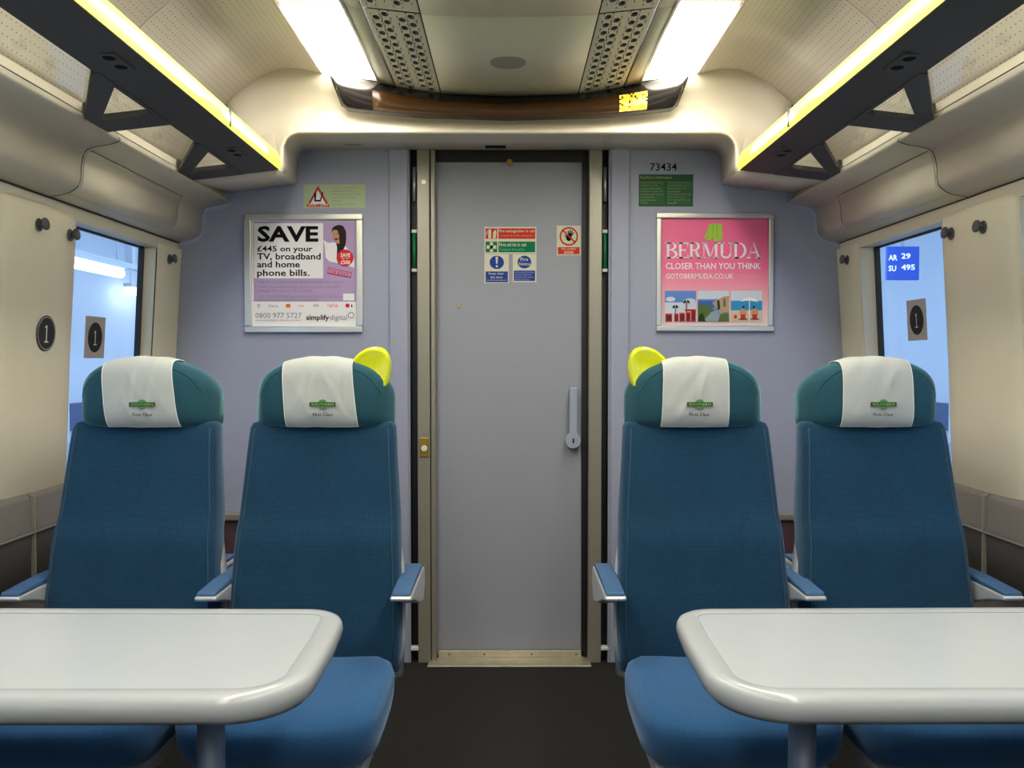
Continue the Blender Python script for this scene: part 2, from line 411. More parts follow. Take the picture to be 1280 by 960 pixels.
for s in (-1, 1):     # underside between rack end, cover and end wall
    a = [(s*.790, 3.06, 1.855), (s*1.094, 3.06, 1.820)] 
    b = [(s*.830, YW, 1.889), (s*1.110, YW, 1.853)] 
    loft('corner_shell', [resample(a[:2], 5)+[Vector(q) for q in a[2:]], resample(b[:2], 5)+[Vector(q) for q in b[2:]]], M_cream, bulk, thick=.004)
# above-rack closing piece at the end (behind the strip light)
for s in (-1, 1):
    prism('rack_end_cap', [(s*.80, 1.86), (s*.82, 1.99), (s*.92, 1.96), (s*1.0, 2.02), (s*1.15, 1.90), (s*1.11, 1.83)], 3.075, 3.08, 'y', M_cream, bulk)
# soffit details
q = pw(444, 179, 3.36)
disc('soffit_downlight', (q.x, 3.30, 2.0125), .042, (0, 0, -1), .005, M_frame, bulk)
box('soffit_latch', pw(606, 182, 3.3).x, pw(632, 182, 3.3).x, 3.352, 3.372, 2.005, 2.0125, M_bk, bulk)

# end wall with doorway
wb = snode('wall_back')
X = lambda px: pw(px, 500, YW).x
Z = lambda py: pw(637, py, YW).z
for x0, x1 in ((-1.42, X(512.5)), (X(760.5), 1.42)):
    box('wall_panel', x0, x1, YW, YW+.03, 0, 2.06, M_blue, wb)
for s, xa, xb in ((-1, 487, 511), (1, 762.5, 786)):
    a, b = X(xa), X(xb)
    box('pilaster', min(a, b), max(a, b), YW-.012, YW+.002, 0, 2.03, M_blue, wb, .008, 3)
box('header_panel', X(512), X(761), YW+.002, YW+.03, 2.028, 2.1, M_frame, wb)
box('jamb_void', X(512), X(761), YW+.12, YW+.13, 0, 2.1, M_black, wb)
box('upper_filler', -1.3, 1.3, YW+.03, YW+.04, 2.04, 2.3, M_black, wb)
box('void_backing', -1.3, 1.3, YW+.135, YW+.145, 0, 2.3, M_black, wb)  # added unseen to stop outside light leaking through the jamb slots
for s in (-1, 1): box('void_side', s*.62, s*.63, YW+.03, YW+.14, 0, 2.3, M_black, wb)  # added unseen too, shuts the sides against the same light leak
# jambs: black slot with green tube; metal rod stands in for a highlight
for s, a, b in ((-1, 513, 522.5), (1, 752.5, 760)):
    box('slot_side', X(a), X(b), YW+.05, YW+.06, 0, 2.03, M_black, wb)
    gx0, gx1 = (515.5, 520) if s < 0 else (754.5, 758.5)
    tube('highlight_rod', [(X((gx0+gx1)/2), YW+.03, Z(250)), (X((gx0+gx1)/2), YW+.03, Z(207))], .0075, M_alu, wb)
    tube('green_tube', [(X((gx0+gx1)/2), YW+.025, Z(335)), (X((gx0+gx1)/2), YW+.025, Z(290))], .007, mat('green_plastic', (.01, .22, .08), .4), wb)
    for zz in (288, 337): box('tube_clip', X(gx0-1), X(gx1+1), YW+.02, YW+.04, Z(zz+2), Z(zz-2), M_white, wb, .001)
    box('slot_foot', X(gx0-3), X(gx1+3), YW-.003, YW+.03, Z(813), Z(809), M_white, wb, .002)
for a, b, dy in ((522, 537.5, 0), (538.5, 544, .012), (736, 752, 0)):
    box('door_jamb', X(a), X(b), YW-.004+dy, YW+.055, 0, 2.03, M_frame, wb, .003)
for k, py in enumerate((228,)): disc('jamb_fitting', (X(530.5), YW-.004, Z(py)), .009, (0, -1, 0), .004, M_steel, wb, 14)
# brass latch plate on left jamb
box('latch_plate', X(524.5), X(536), YW-.010, YW-.003, Z(571), Z(547), M_brass, wb, .002)
disc('latch_button', (X(530.5), YW-.010, Z(560)), .012, (0, -1, 0), .008, M_white, wb, 18, .002)
# end-wall heater ledge behind the seats
for s in (-1, 1):
    box('ledge_trim', s*.62, s*1.30, YW-.06, YW, .575, .605, M_frame, wb, .006)
    box('heater_panel', s*.62, s*1.30, YW-.045, YW, .0, .574, M_maroon, wb, .004)
# threshold
t = snode('trim_2')
box('threshold_plate', X(535), X(738.5), YW-.055, YW+.05, .0, .006, M_steel, t, .002)
box('threshold_kick_plate', X(546), X(732), YW+.045, YW+.052, .006, .032, M_steel, t, .002)
for px in (560, 605, 665, 722): disc('screw', (X(px), YW+.045, .018), .004, (0, -1, 0), .002, M_hook, t, 8)
# door
dr = snode('door_1', (0, YW+.06, 0))
box('door_leaf', X(543), X(734), YW+.06, YW+.09, .008, 2.03, M_door, dr)
box('edge_seal', X(728.5), X(735.5), YW+.045, YW+.061, .008, 2.02, M_black, dr)
box('head_shadow_strip', X(544), X(736), YW+.04, YW+.061, 1.985, 2.03, M_black, dr)  # black strip put in as the shadow along the recess top
Yd = YW+.06
box('handle_grip', pw(711, 484, Yd).x, pw(721, 484, Yd).x, Yd-.045, Yd-.03, pw(715, 556, Yd).z, pw(715, 484, Yd).z, mat('handle_blue_grey', (.36, .40, .50), .35), dr, .005, 3)
box('handle_mount', pw(712, 484, Yd).x, pw(720, 484, Yd).x, Yd-.035, Yd, pw(715, 497, Yd).z, pw(715, 486, Yd).z, MATS['handle_blue_grey'], dr, .003)
q = pw(715.5, 550, Yd)
o = disc('lock_escutcheon', (q.x, Yd, q.z), .031, (0, -1, 0), .05, MATS['handle_blue_grey'], dr, 28, .004)
k = box('keyhole', q.x-.003, q.x+.003, Yd-.0515, Yd-.049, q.z-.008, q.z+.010, M_bk, dr)
q = pw(637, 204, Yd); disc('door_stop', (q.x, Yd, q.z), .012, (0, -1, 0), .025, M_brass, dr, 16, .003)
q = pw(573.5, 383, Yd); disc('spy_hole', (q.x, Yd, q.z), .007, (0, -1, 0), .004, M_brass, dr, 14, .001)

# side walls with windows
WZ = [(0, 1.30), (.30, 1.345), (.82, 1.345), (1.2, 1.328), (1.617, 1.302), (1.665, 1.294)]
def xw(z):
    for (a, xa), (b, xb) in zip(WZ, WZ[1:]):
        if a <= z <= b: return xa+(xb-xa)*(z-a)/(b-a)
    return WZ[-1][1]
WIN = [(2.65, 3.27), (.72, 2.25), (-1.4, .30)]
ZB, ZT = .845, 1.617
wn = 0
for s, wl in ((-1, wall_l), (1, wall_r)):
    ys = [YB, -1.4, .30, .72, 2.25, 2.65, 3.27, YW]
    zs = [0, .30, .60, .82, ZB, 1.0, 1.2, 1.4, ZT, 1.665]
    v = [(s*xw(z), y, z) for y in ys for z in zs]; n = len(zs); f = []; fm = []
    for i in range(len(ys)-1):
        for j in range(n-1):
            if i in (1, 3, 5) and ZB <= zs[j] < ZT-.001: continue
            f.append((i*n+j, (i+1)*n+j, (i+1)*n+j+1, i*n+j+1)); fm.append(1 if zs[j] < .60 else 0)
    o = mesh_obj('wall_skin', v, f, None, wl, mats=[M_wallc, M_dado], fm=fm)
    o.modifiers.new('s', 'SOLIDIFY').thickness = .004
    for wi, (a, b) in enumerate(WIN):
        wn += 1
        w = snode(f'window_{wn}', (s*1.36, (a+b)/2, ZB))
        d = .055
        zz = [ZB, 1.0, 1.2, 1.4, ZT]
        # reveals
        nearp = [(0, a), (.006, a+.001), (d, a+.004)]
        if wi == 0: farp = [(0, b+.10), (.006, b+.085), (.020, b+.045), (.040, b+.012), (d, b-.004)]
        else: farp = [(0, b), (.006, b+.0), (d, b-.004)]
        loft('reveal', [[(s*(xw(z)+dx), y, z) for dx, y in nearp] for z in zz], M_wallc, w)
        fp = [(0, b), (.008, b+.0), (.02, b-.002), (.035, b-.006), (d, b-.012)]
        loft('reveal', [[(s*(xw(z)+dx), y, z) for dx, y in fp] for z in zz], M_wallc, w)
        loft('reveal', [[(s*(xw(ZT)+dx), y, ZT) for dx in (0, d)] for y in (a, b)], M_wallc, w)
        loft('sill', [[(s*(xw(ZB)+dx), y, ZB) for dx in (0, d)] for y in (a, b)], M_wallc, w)
        def pane(y0, y1, z0, z1, off, th, m, nm):
            vv = []
            for dx in (0, th):
                for y, z in ((y0, z0), (y1, z0), (y1, z1), (y0, z1)): vv.append((s*(xw(z)+off+dx), y, z))
            oo = mesh_obj(nm, vv, [(0, 1, 2, 3), (7, 6, 5, 4), (0, 4, 5, 1), (1, 5, 6, 2), (2, 6, 7, 3), (3, 7, 4, 0)], m, w); fixn(oo); return oo
        pane(a-.02, b+.02, ZB-.02, ZT+.02, d+.004, .006, M_glass, 'glass_pane')
        g = .014
        pane(a, a+g, ZB, ZT, d-.006, .012, M_black, 'rubber_seal'); pane(b-g-.012, b-.010, ZB, ZT, d-.012, .018, M_black, 'rubber_seal')
        pane(a, b, ZB, ZB+g, d-.006, .012, M_black, 'rubber_seal'); pane(a, b, ZT-.006, ZT, d-.006, .012, M_black, 'rubber_seal')
    # proud pillar panel between the windows
    zz = [.815, .83, 1.0, 1.2, 1.4, 1.60, 1.625, 1.632]; off = [.004, .016, .018, .018, .018, .018, .014, .004]
    for a, b in ((2.255, 2.648),):
        yy = [a+t*(b-a) for t in (0, .03, .10, .2, .5, .8, .95, .985, 1)]; yo = [-.04, -.012, -.004, 0, .003, 0, -.002, -.008, -.018]
        loft('pillar_panel', [[(s*(xw(z)-oz-e), y, z) for y, e in zip(yy, yo)] for z, oz in zip(zz, off)], M_wallc, wl)
    a, b = 3.37, 3.457
    loft('corner_panel', [[(s*(xw(z)-e), y, z) for y, e in ((3.272, -.002), (3.29, .008), (3.33, .016), (3.40, .018), (b, .018))] for z in (.84, 1.2, 1.632)], M_wallc, wl)
    # dado panels and ledge
    dp = [(1.336, .835), (1.318, .832), (1.308, .818), (1.306, .74), (1.300, .73), (1.306, .72), (1.312, .60), (1.335, .585)]
    for y0, y1 in ((YB, .6), (.604, 2.40), (2.404, 3.40)):
        loft('dado_panel', [[(s*x, y, z) for x, z in dp] for y in (y0, y1)], M_dado, wl)
    tube('dado_bead', [(s*1.302, YB, .728), (s*1.302, 3.40, .728)], .004, M_frame, wl, 6)
    box('dado_joint', s*1.299, s*1.31, 2.399, 2.405, .60, .83, M_frame, wl)
bk = struct(box('wall_front', -1.45, 1.45, YB-.03, YB, 0, 2.3, M_blue))
# coat hooks
def hook(s, px, py, X0, label):
    Y = F*X0/abs(px-637); z = pw(px, py, Y).z
    t = thing('coat_hook', label, 'hook', (s*X0, Y, z), 'coat hooks beside the windows')
    x = s*xw(z) - s*.018
    disc('base', (x, Y, z), .018, (-s, 0, 0), .005, M_hook, t, 20, .002)
    disc('peg', (x-s*.004, Y, z), .009, (-s, 0, 0), .014, M_hook, t, 14)
    disc('knob', (x-s*.016, Y, z+.002), .017, (-s, 0, .1), .010, M_hook, t, 20, .004)
hook(-1, 52, 281, 1.285, 'dark round coat hook high on left window pillar, leftmost in photo')
hook(-1, 91, 294, 1.285, 'dark coat hook at the top corner of the left window')
hook(-1, 214, 324, 1.285, 'dark coat hook between left window and the blue end wall')
hook(1, 1227, 284, 1.285, 'dark round coat hook high on right window pillar, rightmost in photo')
hook(1, 1187, 292, 1.285, 'dark coat hook at the top corner of the right window')
hook(1, 1058, 325, 1.285, 'dark coat hook between right window and the blue end wall')

# ---------------------------------------------------------------- display above the door
t = thing('information_display', 'long dark curved passenger information display above the door, amber lit', 'display', (0, 3.2, 2.06))
tops = resample([Vector((x, y, z)) for x, z, y in [(0, 2.147, 3.195), (.246, 2.153, 3.18), (.407, 2.170, 3.155), (.50, 2.176, 3.105), (.615, 2.178, 3.035)]], 20)
bots = resample([Vector((x, y, z)) for x, z, y in [(0, 2.058, 3.180), (.30, 2.061, 3.160), (.48, 2.066, 3.125), (.55, 2.068, 3.105), (.572, 2.072, 3.098), (.585, 2.086, 3.09)]], 20)
half = [[a.lerp(b, u) + Vector((0, -.020*math.sin(u*math.pi), 0)) for a, b in zip(tops, bots)] for u in (0, .12, .25, .4, .5, .6, .75, .88, 1)]
full = [[Vector((-p.x, p.y, p.z)) for p in reversed(r[1:])]+list(r) for r in half]
M_disp = mat('display_black_gloss', (.020, .016, .015), .18, coat=.5)
loft('housing', full, M_disp, t, thick=.006)
M_amber = mat('amber_screen', (.055, .022, .004), .3, coat=.2)
NC = len(full[0]); c0 = NC//2
def sub(rows, i0, i1, j0, j1, dy): return [[p + Vector((0, dy, -.001)) for p in r[j0:j1]] for r in rows[i0:i1]]
# finer resample for the screen between px 470 and 805
def surf(x, u):
    r = half; ax = abs(x); 
    def at(row):
        for a, b in zip(row, row[1:]):
            if a.x <= ax <= b.x: return a.lerp(b, (ax-a.x)/(b.x-a.x))
        return row[-1]
    ks = [0, .12, .25, .4, .5, .6, .75, .88, 1]
    for k in range(len(ks)-1):
        if ks[k] <= u <= ks[k+1]:
            a, b = at(r[k]), at(r[k+1]); p = a.lerp(b, (u-ks[k])/(ks[k+1]-ks[k])); return Vector((x, p.y, p.z))
scr = [[surf(-.478+.956*i/24, u)+Vector((0, -.005, -.002)) for i in range(25)] for u in (.30, .45, .6, .75, .90)]
loft('amber_screen', scr, M_amber, t, thick=.002)
M_led = mat('amber_led', (.9, .5, .02), .5, emit=1.6, ecol=(1.0, .50, .02))
M_led2 = mat('amber_led_bright', (.95, .7, .05), .5, emit=3.0, ecol=(1.0, .72, .12))
v = []; f = []; k2 = []
for i in range(15):
    for j in range(12):
        x0 = .388+.0062*i; u0 = .32+.046*j
        if random.random() < (.30 if (i < 8 and j < 3) else .1): continue
        a = surf(x0, u0); b = surf(x0+.0054, u0+.040)
        n = len(v); dy = -.0075
        v += [(x0, a.y+dy, a.z-.002), (x0+.0054, a.y+dy, a.z-.002), (x0+.0054, b.y+dy, b.z-.002), (x0, b.y+dy, b.z-.002)]; f.append((n, n+1, n+2, n+3))
        k2.append(1 if (i > 6 and 3 < j < 9) or random.random() < .25 else 0)
mesh_obj('led_matrix', v, f, None, t, mats=[M_led, M_led2], fm=k2)

# ---------------------------------------------------------------- luggage racks
def zr(x): return 1.855 - .115*(abs(x)-.79)
def strip_mat():
    m = mat('strip_light_lens', (.8, .8, .15), .35); nt = m.node_tree; b = nt.nodes['Principled BSDF']
    tc = nt.nodes.new('ShaderNodeTexCoord'); sp = nt.nodes.new('ShaderNodeSeparateXYZ'); nt.links.new(tc.outputs['UV'], sp.inputs[0])
    # u across the lens, v = metres along: the tubes behind the lens show as white cores
    def mth(op, a=None, b_=None, va=None, vb=None):
        n = nt.nodes.new('ShaderNodeMath'); n.operation = op
        if a is not None: nt.links.new(a, n.inputs[0])
        elif va is not None: n.inputs[0].default_value = va
        if b_ is not None: nt.links.new(b_, n.inputs[1])
        elif vb is not None: n.inputs[1].default_value = vb
        return n.outputs[0]
    u = sp.outputs[0]; vv = sp.outputs[1]
    du = mth('ABSOLUTE', mth('SUBTRACT', u, vb=.5)); 
    fr = mth('FRACT', mth('DIVIDE', mth('ADD', vv, vb=10.0-3.06+.62*8), vb=.62))
    dv = mth('ABSOLUTE', mth('SUBTRACT', fr, vb=.5))
    a = nt.nodes.new('ShaderNodeMapRange'); a.interpolation_type = 'SMOOTHSTEP'; a.inputs['From Min'].default_value = .14; a.inputs['From Max'].default_value = .34; a.inputs['To Min'].default_value = 1; a.inputs['To Max'].default_value = 0; nt.links.new(du, a.inputs[0])
    c = nt.nodes.new('ShaderNodeMapRange'); c.interpolation_type = 'SMOOTHSTEP'; c.inputs['From Min'].default_value = .26; c.inputs['From Max'].default_value = .46; c.inputs['To Min'].default_value = 1; c.inputs['To Max'].default_value = 0; nt.links.new(dv, c.inputs[0])
    core = mth('POWER', mth('MULTIPLY', a.outputs[0], c.outputs[0]), vb=4.0)
    mx = nt.nodes.new('ShaderNodeMix'); mx.data_type = 'RGBA'; mx.inputs['A'].default_value = (.46, .44, .022, 1); mx.inputs['B'].default_value = (7.0, 6.5, 4.6, 1)
    nt.links.new(core, mx.inputs['Factor']); nt.links.new(mx.outputs['Result'], b.inputs['Emission Color'])
    b.inputs['Emission Strength'].default_value = STRIP_E
    return m
M_strip = strip_mat()
def rack(s):
    side = 'left' if s < 0 else 'right'
    t = thing('luggage_rack', f'dark overhead luggage rack with glowing yellow strip along the {side} side', 'luggage rack', (s*.9, 1.4, 1.85))
    y0, y1 = YB+.02, 3.055
    # underside panel, slightly sloped
    pr = [(.795, zr(.795)), (.925, zr(.925)), (.925, zr(.925)+.022), (.80, zr(.80)+.022)]
    prism('underside_panel', [(s*a, b) for a, b in pr], y0, y1, 'y', M_dark, t, .002)
    # strip light lens, two lengths with joints
    n = 9
    for k, (a, b) in enumerate(((y0, .558), (.560, 2.498), (2.5, y1))):
        rows = []
        sec = []
        for i in range(n):
            u = i/(n-1); sec.append((.790-.007*math.sin(u*math.pi)+(.012*u), zr(.79)-.002+.064*u))
        v = []; uv = []; f = []
        m_ = 16
        for j in range(m_+1):
            y = a+(b-a)*j/m_
            for i, (x, z) in enumerate(sec): v.append((s*x, y, z)); uv.append((i/(n-1), y))
        for j in range(m_):
            for i in range(n-1): f.append((j*n+i, j*n+i+1, (j+1)*n+i+1, (j+1)*n+i))
        mesh_obj('strip_light', v, f, M_strip, t, True, uv)
    box('lens_joint', s*.783, s*.790, 2.4975, 2.5005, zr(.79)+.002, zr(.79)+.058, M_hook, t)
    prism('lens_back', [(s*.803, zr(.8)+.02), (s*.815, zr(.8)+.02), (s*.822, zr(.8)+.062), (s*.806, zr(.8)+.062)], y0, y1, 'y', M_dark, t)
    # triangular brackets
    for ya in (2.41, 3.052):
        inn = zr(1.0)
        o3 = [(1.095, ya), (.922, ya), (.922, ya-.42), (.965, ya-.42)]
        pts_out = [(1.097, ya), (.915, ya), (.915, ya-.43), (1.097, ya-.06)]
        # ring: outer quad with triangular hole
        O = [(1.097, ya), (.915, ya), (.915, ya-.43), (.945, ya-.43), (1.097, ya-.10)]
        H = [(1.068, ya-.105), (.925, ya-.105), (.925, ya-.30)]
        v = []; f = []
        def add(tri, z_off):
            pass
        top = [[], []]
        polys = [[(1.097, ya), (.915, ya), (.925, ya-.105), (1.060, ya-.105)],
                 [(.915, ya), (.915, ya-.43), (.925, ya-.33), (.925, ya-.105)],
                 [(.915, ya-.43), (.932, ya-.43), (1.097, ya-.12), (1.060, ya-.105), (.925, ya-.33)],
                 [(1.097, ya-.12), (1.097, ya), (1.060, ya-.105)]]
        for pl in polys:
            k = len(v)
            for dz in (0, .016):
                for x, y in pl: v.append((s*x, y, zr(x)-.002+dz))
            m_ = len(pl); f.append(tuple(range(k, k+m_))[::-1]); f.append(tuple(range(k+m_, k+2*m_)))
            for i in range(m_): f.append((k+i, k+(i+1) % m_, k+m_+(i+1) % m_, k+m_+i))
        b = mesh_obj('bracket', v, f, M_dark, t); fixn(b)
        prism('bracket_foot', [(ya-.125, zr(1.1)-.002), (ya, zr(1.1)-.002), (ya, zr(1.1)+.03), (ya-.11, zr(1.1)+.05)], s*1.094, s*1.106, 'x', M_dark, t)
    gl = prism('glass_shelf', [(s*.93, zr(.93)+.016), (s*1.10, zr(1.10)+.016), (s*1.10, zr(1.10)+.022), (s*.93, zr(.93)+.022)], y0, y1-.005, 'y', M_shelf, t)
    for yy in (1.93, 2.76):
        for k, dx in enumerate((-.018, .018)):
            disc('reading_light', (s*(.856), yy+dx*1.6, zr(.856)+.004), .014, (0, 0, -1), .008, M_bk, t, 16, .002)
        box('light_bezel', s*.835, s*.878, yy-.055, yy+.055, zr(.87)-.001, zr(.87)+.006, M_dark, t, .002)
rack(-1); rack(1)

# ---------------------------------------------------------------- seats
SY = 2.06
BROWS = [(.43, .085, .212, .10), (.47, .075, .214, .115), (.55, .084, .215, .12), (.62, .098, .213, .12), (.68, .110, .210, .12), (.73, .117, .207, .12), (.765, .126, .205, .115), (.785, .137, .204, .115), (.81, .149, .202, .11), (.84, .157, .200, .105), (.88, .166, .197, .10), (.95, .182, .192, .09), (1.0, .195, .189, .085), (1.025, .204, .187, .08), (1.036, .214, .182, .062), (1.040, .222, .172, .04)]
def sec_loop(z, yf, hw, t, n=36, e=5.0):
    out = []
    for k in range(n):
        a = 2*math.pi*k/n; c, s_ = math.cos(a), math.sin(a)
        x = hw*math.copysign(abs(c)**(2/e), c); y = t/2*math.copysign(abs(s_)**(2/e), s_)
        yy = yf + t/2 + y
        if y < 0: yy += .016*(1-(x/hw)**2) - .008
        out.append((x, yy, z))
    return out
# headrest: sections along x, functions shared with the cloth covers
HW = .180
def h_top(x):
    u = min(1, abs(x)/HW)
    return 1.100 + .105*(1-u**2.35)**(1/2.0)
def h_sec(x, off=0, n=28, e=3.4):
    u = min(1, abs(x)/HW); zt = h_top(x)+off; zb = 1.026 + .004*u**6 - off
    th = (.098*(1-u**5)**.5 + .022)
    yf = .176 + .038*u**4 + (.05*u**10) - off
    yb = yf + th + 2*off
    out = []
    for k in range(n):
        a = 2*math.pi*k/n - math.pi/2; c, s_ = math.cos(a), math.sin(a)
        # starts at bottom, goes by the front (-y) up to the top and back
        y = (yf+yb)/2 - (yb-yf)/2*math.copysign(abs(c)**(2/e), c)
        z = (zt+zb)/2 + (zt-zb)/2*math.copysign(abs(s_)**(2/e), s_)
        y += .10*(z-1.12)*.25
        out.append((x, y, z))
    return out
def seat(cx, label, handle, arms, g='first class seats facing the camera'):
    t = thing('train_seat', label, 'seat', (cx, SY, 0), g)
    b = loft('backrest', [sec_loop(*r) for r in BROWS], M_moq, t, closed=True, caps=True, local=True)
    # grey shell behind and below
    rows = []
    for z, yf, hw, th in [(.40, .13, .214, .08), (.50, .13, .218, .09), (.60, .135, .219, .09), (.68, .145, .214, .09), (.76, .165, .200, .085), (.86, .195, .185, .075), (.96, .22, .175, .06), (1.10, .235, .16, .045), (1.12, .24, .14, .03)]:
        rows.append(sec_loop(z, yf, hw, th, 28, 3.2))
    loft('back_shell', rows, M_shell, t, closed=True, caps=True, local=True)
    # headrest
    xs = [-HW*math.cos(math.pi*i/36) for i in range(37)]; xs[0] = -HW+.0005; xs[-1] = HW-.0005
    loft('headrest', [h_sec(x) for x in xs], M_teal, t, closed=True, caps=True, local=True)
    arcp = []
    for i in range(25):
        x = -HW*.86*math.cos(math.pi*i/24); u = abs(x)/HW
        z = 1.035 + (h_top(x/.88)-1.035-.012)*.98 if 0 < i < 24 else 1.04
        best = min((q for q in h_sec(x, .0006, 80) if q[1] < .25), key=lambda q: abs(q[2]-z)); arcp.append(best)
    tube('headrest_seam', arcp, .0011, M_teal, t, 5, local=True)
    for sx in (-1, 1):
        pts = [(sx*(hw-.016), min(q[1] for q in sec_loop(z, yf, hw, th) if abs(q[0]-sx*(hw-.016)) < .02)+.002, z) for z, yf, hw, th in BROWS[1:-2]]
        tube('side_piping', pts, .0016, M_pipe, t, 6, local=True)
    # cushion
    rows = []
    for z, x_, y0, y1 in [(.355, .185, -.28, .08), (.375, .205, -.305, .11), (.41, .212, -.325, .12), (.445, .214, -.330, .12), (.468, .208, -.315, .11), (.478, .190, -.28, .10), (.480, .150, -.23, .08)]:
        rows.append([(x_*math.copysign(abs(math.cos(a))**.42, math.cos(a)), (y0+y1)/2+(y1-y0)/2*math.copysign(abs(math.sin(a))**.42, math.sin(a)), z - .010*(1-abs(math.cos(a)))*(z > .46)) for a in [2*math.pi*k/40 for k in range(40)]])
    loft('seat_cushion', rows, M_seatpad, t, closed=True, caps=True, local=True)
    box('seat_frame', -.18, .18, -.27, .12, .315, .352, M_shell, t, .006, local=True)
    box('pedestal', -.05, .05, -.10, .10, .03, .318, M_dark, t, .008, local=True)
    box('foot_plate', -.14, .14, -.18, .16, 0, .03, M_dark, t, .006, local=True)
    for ax in arms:
        x0 = ax - cx
        ar = prism('armrest', [(-.005, .632), (-.005, .643), (.31, .643), (.325, .60), (.28, .555), (.19, .575), (.06, .618)], x0-.026, x0+.026, 'x', M_silver, t, .005, local=True)
        pad = [(.0, .642), (.004, .652), (.16, .658), (.29, .655), (.302, .643)]
        p_ = prism('armrest_pad', pad, x0-.0225, x0+.0225, 'x', M_armpad, ar, .004, local=True)
    if handle:
        sx = handle
        pts = catmull([(.060, 0, 1.150), (.074, 0, 1.196), (.088, 0, 1.214), (.106, 0, 1.227), (.126, 0, 1.234), (.146, 0, 1.234), (.162, 0, 1.226), (.172, 0, 1.208), (.175, 0, 1.184), (.172, 0, 1.155), (.164, 0, 1.132), (.150, 0, 1.115)], 3)
        cc = Vector((.125, 0, 1.165)); rows = []
        for yy, k in ((.222, .80), (.218, .90), (.224, .965), (.234, 1.0), (.262, 1.0), (.274, .95), (.280, .84)):
            rows.append([(sx*(cc.x+(p.x-cc.x)*k), yy, cc.z+(p.z-cc.z)*k) for p in pts])
        hd = loft('grab_handle', rows, M_yellow, t, closed=True, caps=True, local=True)
        hd['label'] = 'bright yellow grab handle'
    return t
SEATS = [(-.944, 'blue seat with teal headrest beside the left window, leftmost of the four', 0, [-1.178]),
         (-.485, 'blue seat left of the aisle, yellow grab handle on its right top corner', 1, [-.256, -.716]),
         (.485, 'blue seat right of the aisle, yellow grab handle on its left top corner', -1, [.250, .722]),
         (.944, 'blue seat with teal headrest beside the right window, rightmost of the four', 0, [1.19])]
seats = [seat(*a) for a in SEATS]
# stub of an armrest seen behind the gap between each pair
for s, tt in ((-1, seats[0]), (1, seats[3])):
    a = box('rear_armrest', s*.775, s*.835, SY+.20, SY+.42, .628, .642, M_silver, tt, .004)
    box('rear_armrest_pad', s*.778, s*.832, SY+.205, SY+.42, .642, .652, M_armpad, tt, .003)

# headrest covers
M_lime = mat('print_lime', (.28, .50, .02), .6); M_dgreen = mat('print_dark_green', (.015, .07, .03), .6); M_grn = mat('print_green', (.10, .25, .12), .6)
def h_front(x, z, off):
    sec = [q for q in h_sec(x, off, 96)]; sec = sec[:60]
    for a, b in zip(sec, sec[1:]):
        if a[2] <= z <= b[2] and a[1] < .26:
            u = (z-a[2])/max(1e-6, b[2]-a[2]); return a[1]+(b[1]-a[1])*u
    return sec[0][1]
def cover(cx, dx, hw, skew, label, seed):
    t = thing('headrest_cover', label, 'headrest cover', (cx+dx, SY+.18, 1.03), 'white cloth headrest covers')
    rnd = random.Random(seed); ph = [rnd.uniform(0, 6) for _ in range(4)]
    N = 96; nx = 44; o = []
    cr = [(rnd.uniform(-.6, .6), rnd.uniform(.2, .7)*rnd.choice((-1, 1)), rnd.uniform(.5, 1), rnd.uniform(.04, .16)) for _ in range(6)]
    def crease(w, v):
        return sum(.0032*a*math.exp(-((w*.085-(x0*.085+sl*(v-.5)*.15))/.006)**2)*max(0, 1-abs(v-.55)/.5) for x0, sl, a, wd in cr)
    rows = []
    for i in range(nx+1):
        w = -1+2*i/nx
        row = []
        base = h_sec(dx, .004, N)
        # arc of the section: front bottom (k small) -> over the top -> back
        ks = list(range(8, 78, 1))
        for j, k in enumerate(ks):
            zz = base[k][2]; v = j/(len(ks)-1)
            fr = max(0, min(1, (1.20-zz)/.17)) if k < 48 else 0
            x = dx + w*hw*(1+.04*fr) + skew*(fr-.5)
            sec = h_sec(x, .0035 + (.15+.85*(1-w*w))*min(1, .2+abs(zz-1.035)*30)*(.0019*(1+math.sin(w*4+ph[0]+zz*55))*fr*(.3+.7*math.sin(w*3+ph[1])**2) + .0010*(1+math.sin(w*9-zz*80+ph[2])) + (crease(w, fr) if fr > 0 else 0)), N)
            q = sec[k]
            row.append((cx+q[0], SY+q[1], q[2]))
        rows.append(row)
    c = loft('cloth', rows, M_cloth, t, thick=.0016)
    for i in (0, nx): tube('hem', [Vector(p)+Vector((0, -.0008, 0)) for p in rows[i]], .0013, M_hem, t, 5)
    tube('hem', [Vector(r[0]) for r in rows], .0014, M_hem, t, 5)
    # printed logo and words, following the cloth
    def fn(u, v, lay):
        x = dx+skew*.35+.008+u; z = 1.068+v
        y = h_front(x, z, .0125) - lay*.0004
        return Vector((cx+x, SY+y, z))
    P = Print(); P.ell(0, .020, .0125, .0125, M_grn, 0); P.rect(-.033, .033, .0145, .0255, M_dgreen, 1)
    P.text('SOUTHERN', -.028, .028, .0168, .0232, M_lime, 2, .012); P.build('logo_print', fn, t)
    P = Print(); P.text('First Class', -.0245, .0245, -.010, -.0015, M_bk, 1, .008); P.build('lettering', fn, t)
cover(-.944, .002, .088, .016, 'white cloth headrest cover on leftmost seat, creased and slanting to the right', 1)
cover(-.485, .000, .088, .012, 'white cloth headrest cover on seat left of aisle, beside yellow handle', 2)
cover(.485, -.011, .082, -.002, 'white cloth headrest cover on seat right of aisle, beside yellow handle', 3)
cover(.944, -.006, .087, .002, 'white cloth headrest cover on rightmost seat, rumpled, by the right window', 4)

